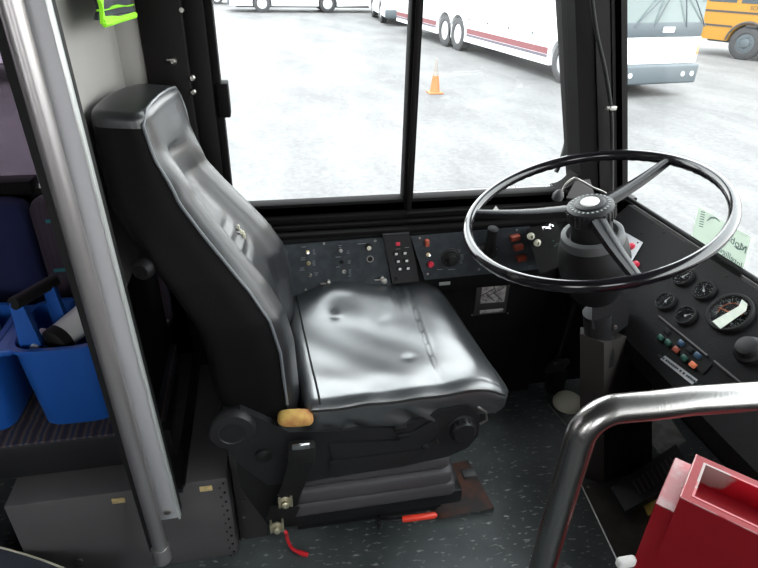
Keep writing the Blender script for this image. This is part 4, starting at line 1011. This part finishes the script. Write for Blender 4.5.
# brake pedal deep in the shade
e = empty('brake_pedal', (1.12, 1.33, 0), 'black brake pedal in the dark footwell left of the column cover', 'pedal')
p = onY(557, 366, 1.53); b = B(); b.rbox(p, (.035, .012, .045), .01, (8, 4, 8), mtx=Matrix.Rotation(.5, 4, 'X')); b.done('pedal_pad', 'ribbed', e)
b = B(); b.tube([p + Vector((0, .01, 0)), p + Vector((.04, .05, .12)), (p.x + .06, p.y + .06, .50)], .010, 10); b.done('pedal_arm', 'console', e); b = B(); b.box((p.x + .02, p.y + .02, .05), (.06, .05, .10), bev=.005); b.tube([(p.x + .02, p.y + .02, .09), p], .010, 8); b.done('pedal_mount', 'console', e)
# daylight on the door step painted as a pale sheet, at the far right
b = B(); c4 = [(727, 422), (780, 436), (790, 490), (744, 446)]; b.hull([onZ(*q, .19) for q in c4], [onZ(*q, .20) for q in c4]); K['daymat'] = mat('pale_step_daylight', (.25, .29, .30), .4, bump=.1, bscale=100); tag(b.done('step_daylight', 'daymat'), 'pale grey sheet coloured as daylight on the door step, seen under the handrail at the right edge', 'panel')

# ================================================================== HANDRAIL AND RED FARE BOX
e = empty('handrail', (.37, .5, 0), 'bent stainless steel handrail in front of the red box and dashboard', 'handrail')
pts = [Vector((.366, .50, 0.0)), Vector((.372, .5, .45)), Vector((.380, .5, .82))]
c = Vector((.380 + .045, .498, .920 - .045))
arcs = [c + Vector((-.045 * math.cos(a), 0, .045 * math.sin(a))) for a in np.linspace(0.05, PI / 2 - .1, 14)]
pts += arcs + [Vector((.47, .492, .923)), Vector((.52, .487, .928)), Vector((.62, .475, .932)), Vector((.95, .44, .937)), Vector((1.075, .425, .937))]
b = B(); b.tube(pts, .0193, 40); b.done('rail', 'steel', e, ang=60)
b = B(); b.lathe((.362, .5, 0), (0, 0, 1), [(0, .042), (.006, .042), (.010, .024)], 30); b.done('floor_flange', 'steel', e)
b = B(); b.lathe((1.085, .409, .937), (-1, .1, 0), [(0, .04), (.006, .04), (.01, .022)], 30); b.box((1.07, .41, .85), (.02, .04, .18), bev=.004); b.done('end_bracket', 'steel', e)

fb0 = Vector((.533, .494, 0)); la = Vector((.66, -.751, 0)).normalized(); wa = Vector((.792, .61, 0)).normalized()
wa = (wa - la * wa.dot(la)).normalized()
def fp_(l, w, z): return fb0 + la * l + wa * w + Vector((0, 0, z))
e = empty('fare_box', tuple(fb0), 'worn red metal box with an open top tray standing below the handrail', 'fare box')
b = B(); b.hull([fp_(0, 0, 0), fp_(.26, 0, 0), fp_(.26, .118, 0), fp_(0, .118, 0)], [fp_(0, 0, .72), fp_(.26, 0, .72), fp_(.26, .118, .72), fp_(0, .118, .72)]); b.bevel(.003, 3); b.done('body', 'red', e)
b = B(); b.hull([fp_(.001, .001, .7205), fp_(.03, .001, .7205), fp_(.03, .117, .7205), fp_(.001, .117, .7205)], [fp_(.001, .001, .7215), fp_(.03, .001, .7215), fp_(.03, .117, .7215), fp_(.001, .117, .7215)]); lab(b.done('top_ledge', 'redpink', e), 'pinkish top ledge with glare in its colour')  # pink tint paints the glare on the upward face
# open tray: outer wall, rim, inner walls and floor
def rect(l0, l1, w0, w1, z): return [fp_(l0, w0, z), fp_(l1, w0, z), fp_(l1, w1, z), fp_(l0, w1, z)]
L0, L1, W0, W1 = .026, .24, -.003, .102
R = [rect(L0, L1, W0, W1, .630), rect(L0, L1, W0, W1, .757), rect(L0 + .013, L1 - .013, W0 + .012, W1 - .012, .757), rect(L0 + .015, L1 - .015, W0 + .014, W1 - .014, .640)]
b = B(); b.hull(R[0], [Vector((p.x, p.y, .7545)) for p in R[0]]) if False else None
b = B(); vs = [[b.bm.verts.new(p) for p in r] for r in R[:3]]
for a_, c_ in zip(vs, vs[1:]):
    for i in range(4): j = (i + 1) % 4; b.bm.faces.new((a_[i], a_[j], c_[j], c_[i]))
b.bm.faces.new(vs[0][::-1]); b.bevel(.0022, 3, 50); tray = b.done('tray', 'red', e)
I_ = [rect(L0 + .0125, L1 - .0125, W0 + .0115, W1 - .0115, .7575), rect(L0 + .0145, L1 - .0145, W0 + .0135, W1 - .0135, .640), rect(L0 + .018, L1 - .018, W0 + .017, W1 - .017, .643), rect(L0 + .016, L1 - .016, W0 + .015, W1 - .015, .7575)]
b = B(); vs = [[b.bm.verts.new(p) for p in r] for r in I_]
for a_, c_ in zip(vs, vs[1:]):
    for i in range(4): j = (i + 1) % 4; b.bm.faces.new((a_[i], a_[j], c_[j], c_[i]))
for i in range(4): j = (i + 1) % 4; b.bm.faces.new((vs[3][i], vs[3][j], vs[0][j], vs[0][i]))
lab(b.done('tray_lining', 'redworn', tray), 'worn inner walls with patches of bare grey metal')
b = B(); b.hull(rect(L0 + .016, L1 - .016, W0 + .015, W1 - .015, .6405), rect(L0 + .016, L1 - .016, W0 + .015, W1 - .015, .645)); lab(b.done('tray_floor', 'rubber', tray), 'black tray floor')
b = B(); b.tube([R[1][0] + Vector((0, 0, .0)), R[1][1]], .0012, 5); b.tube([R[1][3], R[1][0]], .0012, 5); lab(b.done('rim_lines', 'redpink', tray), 'thin pinkish lines along the rim')  # pinkish lines on two edges of the rim
b = B(); p = onZ(626, 562, .60); b.rbox(p, (.016, .007, .010), .006, (6, 4, 4)); b.done('latch', 'white', e)
b.__init__()

# ================================================================== OUTSIDE
def wheel(parent, x, y, r, side, deep=.28, hub='hubm'):
    b = B(); y0 = y - side * deep
    b.lathe((x, y0, r), (0, side, 0), [(0, r * .9), (.02, r), (deep - .03, r), (deep, r * .92), (deep + .004, r * .62), (deep - .03, r * .58)], 36)
    w = b.done('wheel', 'tyre', parent, local=True)
    b = B(); b.lathe((x, y - side * .03, r), (0, side, 0), [(0, r * .60), (.005, r * .58), (-.02 + .02, r * .3), (.035, r * .26), (.05, r * .12)], 28)
    for k in range(10):
        a = 2 * PI * k / 10; b.lathe((x + math.cos(a) * r * .40, y - side * .035, r + math.sin(a) * r * .40), (0, side, 0), [(0, r * .05), (.03, r * .04)], 8)
    b.done('rim', hub, w, local=True)
def side_profile(L, z0, H, wheels, r, nose=.15, tail=.08, hood=None):
    pts = [(-.02, z0)]
    for x in sorted(wheels, reverse=True):
        pts += [(x + r * 1.16 * math.cos(a), r + r * 1.16 * math.sin(a)) for a in np.linspace(math.asin((z0 - r) / (r * 1.16)) if abs(z0 - r) < r * 1.16 else 0, PI - (math.asin((z0 - r) / (r * 1.16)) if abs(z0 - r) < r * 1.16 else 0), 12)]
    pts += [(-L, z0 + .05), (-L, H - .15), (-L + .15, H), (-.4, H), (-.12 - nose, H - .15), (-nose * .4, 1.3), (0, z0 + .5)]
    return pts
def bus(name, loc, rz, L, W, H, z0, wheels, r, paint, label, cat='bus', hub='hubm'):
    e = empty(name, loc, label, cat, None, rz)
    b = B(); b.prism(side_profile(L, z0, H, wheels, r), 'y', -W / 2, W / 2)
    b.done('body', paint, e, ang=25, local=True)
    b = B(); b.box((-L / 2, 0, z0 + .35), (L * .92, W * .55, .9)); b.done('chassis', 'schoolblack', e, local=True)
    for x in wheels:
        for s in (-1, 1): wheel(e, x, s * (W / 2 - .02), r, s, hub=hub)
    return e
def yaw(h): return math.atan2(h[1], h[0])

# motorcoach with the red stripe
h = Vector((.131, -.991, 0)).normalized(); lft = Vector((-h.y, h.x, 0))
front = Vector((7.08, 13.35, GZ)) + h * 1.75 + lft * 1.10
W = 2.20; L = 13.2
e = bus('motorcoach', tuple(front), yaw(h), L, W, 3.5, .34, (-1.75, -7.60, -8.60), .49, 'buswhite', 'long white motorcoach with a red stripe parked beyond the traffic cone')
for s in (-1, 1):
    for x0, x1 in ((-1.10, -.1), (-6.9, -2.42), (-L + .02, -9.25)):
        b = B(); b.box(((x0 + x1) / 2, s * (W / 2 + .002), .655), (x1 - x0, .012, .15)); lab(b.done('stripe', 'busred', e, local=True), 'red stripe')
        b = B(); b.box(((x0 + x1) / 2, s * (W / 2 + .002), .535), (x1 - x0, .012, .07)); lab(b.done('stripe', 'buspurple', e, local=True), 'mauve stripe')
    for k in range(7):
        b = B(); b.box((-1.9 - k * 1.55, s * (W / 2 + .004), 2.25), (1.45, .014, .95), bev=.006); b.done('side_window', 'buswindow', e, local=True)
    for k in range(4):
        b = B(); b.box((-3.4 - k * 1.25, s * (W / 2 + .004), .88), (.02, .008, .9)) if False else b.box((-3.2 - k * 1.2, s * (W / 2 + .008), .98), (.10, .02, .05), bev=.004); b.done('hatch_latch', 'busgrey', e, local=True)
b = B(); b.box((.03, 0, .48), (.22, W + .04, .40), bev=.05, seg=3); bp_ = b.done('bumper', 'busgrey', e, ang=50, local=True)
b = B(); b.box((.0, 0, .95), (.05, W - .02, .52), bev=.02); b.done('front_panel', 'buswhite', e, local=True)
b = B(); b.box((-.03, 0, 1.36), (.07, W - .06, .28), bev=.015); b.done('dark_band', 'busgrey', e, local=True)
b = B(); b.rbox((.01, .15, 1.36), (.015, .15, .055), .014, (3, 8, 4)); b.done('emblem', 'buswhite', e, local=True)
b = B(); b.hull([(-.035, -W / 2 + .06, 1.5), (-.035, W / 2 - .06, 1.5), (-.21, W / 2 - .08, 3.1), (-.21, -W / 2 + .08, 3.1)], [(-.015, -W / 2 + .06, 1.5), (-.015, W / 2 - .06, 1.5), (-.19, W / 2 - .08, 3.1), (-.19, -W / 2 + .08, 3.1)]); b.done('windshield', 'buswindshield', e, local=True)
for y0, y1 in ((.20, -.75), (.28, 1.1), (.16, -.25), (.24, .6)):
    b = B(); b.tube([(.0, y0, 2.25), (.02, (y0 + y1) / 2, 1.9), (.01, y1, 1.42)], .014, 6); b.done('wiper', 'busgrey', e, local=True)
for y in (-.95, .95, -.7, .7):
    b = B(); b.lathe((.13, y, .48), (1, 0, 0), [(0, .06), (.02, .05)], 14); b.done('bumper_lamp', 'hubm', e, local=True)
for s in (-1, 1):
    b = B(); b.box((.005, s * (W / 2 - .05), .95), (.06, .06, .20), bev=.01); lab(b.done('side_lamp', 'orange', e, local=True), 'orange side lamp')
    b = B(); b.tube([(-.1, s * 1.2, 3.0), (.35, s * 1.45, 2.8), (.35, s * 1.45, 2.4)], .03, 8); b.box((.35, s * 1.47, 2.2), (.1, .22, .5), bev=.03); b.done('mirror', 'schoolblack', e, local=True)

# white coach standing behind it, front toward us
e = bus('shuttle_bus', (6.75, 26.6, GZ), -PI / 2 - .05, 5.6, 2.5, 3.2, .36, (-1.5, -4.3), .46, 'buswhite', 'white shuttle bus far off, its dark bumper showing beside the window mullion')
b = B(); b.box((.02, 0, .48), (.2, 2.5, .34), bev=.05); b.done('bumper', 'busgrey', e, local=True)
b = B(); b.box((-.10, 0, 2.3), (.1, 2.3, 1.4)); b.done('windshield', 'buswindow', e, local=True)
# far minibus, side on
e = bus('minibus', (-1.25, 34.1, GZ), PI + .05, 8.3, 2.3, 2.9, .32, (-1.62, -5.0), .43, 'buswhite', 'white minibus parked side on far across the lot, seen whole in the driver window')
for s in (-1, 1):
    for k in range(6):
        b = B(); b.box((-1.4 - k * 1.1, s * 1.152, 1.95), (1.0, .012, .7)); b.done('side_window', 'buswindow', e, local=True)
b = B(); b.box((.02, 0, .5), (.15, 2.2, .25), bev=.03); b.done('bumper', 'busgrey', e, local=True)
b = B(); b.box((-7.2, 1.152, .9), (.9, .012, .35)); b.done('grille_panel', 'busgrey', e, local=True)
b = B(); b.box((-2.9, 1.155, .9), (.35, .012, .7)); b.done('side_hatch', 'alu', e, local=True)
# grey car
e = empty('parked_car', (-2.9, 39.5, GZ), 'small dark car far away at the corner of the driver window', 'car', None, PI)
b = B(); b.prism([(0, .3), (-.35, .3)] + [(-.8 + .38 * math.cos(a), .33 + .38 * math.sin(a)) for a in np.linspace(0, PI, 9)] + [(-3.1 + .0, .3)] + [(-3.5 + .38 * math.cos(a), .33 + .38 * math.sin(a)) for a in np.linspace(0, PI, 9)] + [(-4.4, .3), (-4.45, .9), (-3.9, 1.0), (-3.3, 1.45), (-1.9, 1.45), (-1.1, .95), (-.1, .8)], 'y', -.85, .85); b.done('body', 'carp', e, ang=25, local=True)
b = B(); b.prism([(-3.75, 1.0), (-3.25, 1.4), (-1.95, 1.4), (-1.3, 1.0)], 'y', -.86, .86); b.done('side_window', 'buswindow', e, local=True)
for x in (-.8, -3.5):
    for s in (-1, 1): wheel(e, x, s * .84, .33, s, .2)

# school bus
h = Vector((-.43, .90, 0)).normalized(); lft = Vector((-h.y, h.x, 0))
fc = Vector((14.96, 16.8, GZ)) + h * 1.85 - lft * 1.18
W = 2.4
e = bus('school_bus', tuple(fc), yaw(h), 11.0, W, 3.1, .50, (-1.85, -7.6), .48, 'schoolyellow', 'yellow school bus with black side stripes at the upper right of the lot', hub='busgrey')
for s in (-1, 1):
    for z, x0, x1 in ((1.33, -10.9, -.15), (.92, -1.35, -.35), (.98, -10.8, -1.75), (1.0, -10.8, -10.7)):
        b = B(); b.box(((x0 + x1) / 2, s * (W / 2 + .003), z), (x1 - x0, .014, .055)); b.done('rub_rail', 'schoolblack', e, local=True)
    b = B(); b.tube([(-1.85 + .60 * math.cos(a), s * (W / 2), .48 + .60 * math.sin(a)) for a in np.linspace(.1, PI - .1, 18)], .035, 8); b.done('wheel_arch', 'schoolblack', e, local=True)
    for k in range(10):
        b = B(); b.box((-.85 - k * 1.0, s * (W / 2 + .003), 1.95), (.86, .016, .72), bev=.005); b.done('side_window', 'buswindow', e, local=True)
b = B(); b.hull([(-.05, -1.1, 1.25), (-.05, 1.1, 1.25), (-.30, 1.1, 2.6), (-.30, -1.1, 2.6)], [(.03, -1.1, 1.25), (.03, 1.1, 1.25), (-.2, 1.1, 2.6), (-.2, -1.1, 2.6)]); b.done('windshield', 'schoolblack', e, local=True)
for s in (-1, 1):
    b = B(); b.lathe((-.02, s * .85, 1.02), (1, 0, 0), [(0, .12), (.08, .11), (.10, .06)], 18); b.done('headlamp', 'buswhite', e, local=True)
b = B(); b.box((.06, 0, .62), (.16, 2.3, .22), bev=.04); b.done('bumper', 'schoolyellow', e, local=True)
text('SCHOOL BUS', .16, Matrix.Translation((-2.2, W / 2 + .006, 1.47)) @ Matrix.Rotation(PI, 4, 'Z') @ Matrix.Rotation(PI / 2, 4, 'X'), 'lettering', 'schoolblack', e, .002, local=True)

# transit bus behind the tinted window
e = bus('transit_bus', (-11.6, 15.35, GZ), PI, 8.3, 2.4, 2.9, .42, (-1.6, -4.3), .46, 'buswhite', 'white bus with green and blue graphics seen through the tinted window behind the pole')
e.location = (-11.6 + 0, 15.35, GZ)
def tz(px, py): p = onY(px, py, 14.13); return p
e.rotation_euler = (0, 0, PI)
p = tz(8, 52)
for s_, x, z, sx, sz, m_ in (('a', -8.0, 0, 0, 0, ''),):
    pass
def lpos(px, py):
    p = tz(px, py); return Vector((-(p.x - e.location.x), -(p.y - e.location.y), p.z - GZ))
q = lpos(-4, 52); text('Transit', .26, Matrix.Translation((q.x, 1.206, q.z)) @ Matrix.Rotation(PI, 4, 'Z') @ Matrix.Rotation(PI / 2, 4, 'X'), 'lettering', 'textdark', e, .002, local=True)
for px, py, dx, dz, m_, nm in ((4, 37, 1.6, .16, 'limegreen', 'green_stripe'), (8, 45, .36, .12, 'bluegraphic', 'blue_graphic'), (2, 42.5, .9, .05, 'textdark', 'dark_stripe'), (0, 63, 1.2, .015, 'alu', 'panel_line')):
    q = lpos(px, py); b = B(); b.box((q.x, 1.204, q.z), (dx, .01, dz), bev=.002); b.done(nm, m_, e, local=True)
q = lpos(0, 22); b = B(); b.box((-4.2, 1.204, q.z + .10), (7.9, .012, .62), bev=.004); b.done('side_window', 'buswindow', e, local=True)

# traffic cone
p = onZ(434.5, 93, GZ)
e = empty('traffic_cone', tuple(p), 'orange traffic cone with a faded white top standing on the asphalt', 'traffic cone')
b = B(); b.box((0, 0, .015), (.32, .32, .03), bev=.01); b.done('base', 'coneo', e, local=True)
b = B(); b.lathe((0, 0, .03), (0, 0, 1), [(0, .115), (.02, .108), (.34, .066)], 28); b.done('lower_cone', 'coneo', e, local=True)
b = B(); b.lathe((0, 0, .37), (0, 0, 1), [(0, .066), (.16, .045)], 28); lab(b.done('white_band', 'conew', e, local=True), 'faded white band')
b = B(); b.lathe((0, 0, .53), (0, 0, 1), [(0, .045), (.17, .024), (.175, .015)], 28); lab(b.done('upper_cone', 'conew', e, local=True), 'bleached cone tip')

# own mirror arm outside the side window
b = B(); b.tube(bez([onY(556, 172, 1.75), onY(562, 158, 1.75), onY(567, 140, 1.75), onY(575, 110, 1.75)], 8), .008, 10); tag(b.done('mirror_arm', 'darkgrey'), 'thin grey mirror arm outside the corner of the driver window', 'mirror arm')

# ================================================================== LIGHT
sc = bpy.context.scene
wd = bpy.data.worlds.new('sky'); sc.world = wd; wd.use_nodes = True; nt = wd.node_tree; bg = nt.nodes['Background']
tc = nt.nodes.new('ShaderNodeTexCoord'); sx = nt.nodes.new('ShaderNodeSeparateXYZ'); nt.links.new(tc.outputs['Generated'], sx.inputs[0])
r = nt.nodes.new('ShaderNodeValToRGB'); r.color_ramp.elements[0].position = 0; r.color_ramp.elements[1].position = .7
r.color_ramp.elements[0].color = (1, 1, 1, 1); r.color_ramp.elements[1].color = (.90, .955, 1, 1)
nt.links.new(sx.outputs['Z'], r.inputs[0]); nt.links.new(r.outputs[0], bg.inputs[0]); bg.inputs[1].default_value = 7.5
s = bpy.data.lights.new('sun', 'SUN'); s.energy = 4.0; s.angle = .03; s.color = (1, .97, .92)
so = bpy.data.objects.new('sun', s); C.objects.link(so)
d = Vector((.30, .45, -1.0)); so.rotation_euler = d.to_track_quat('-Z', 'Y').to_euler()
vs = sc.view_settings; vs.view_transform = 'Standard'; vs.look = 'None'; vs.gamma = 1; vs.exposure = 0; vs.use_curve_mapping = False
sc.cycles.max_bounces = 10; sc.cycles.transparent_max_bounces = 16
sc.cycles.sample_clamp_indirect = 6
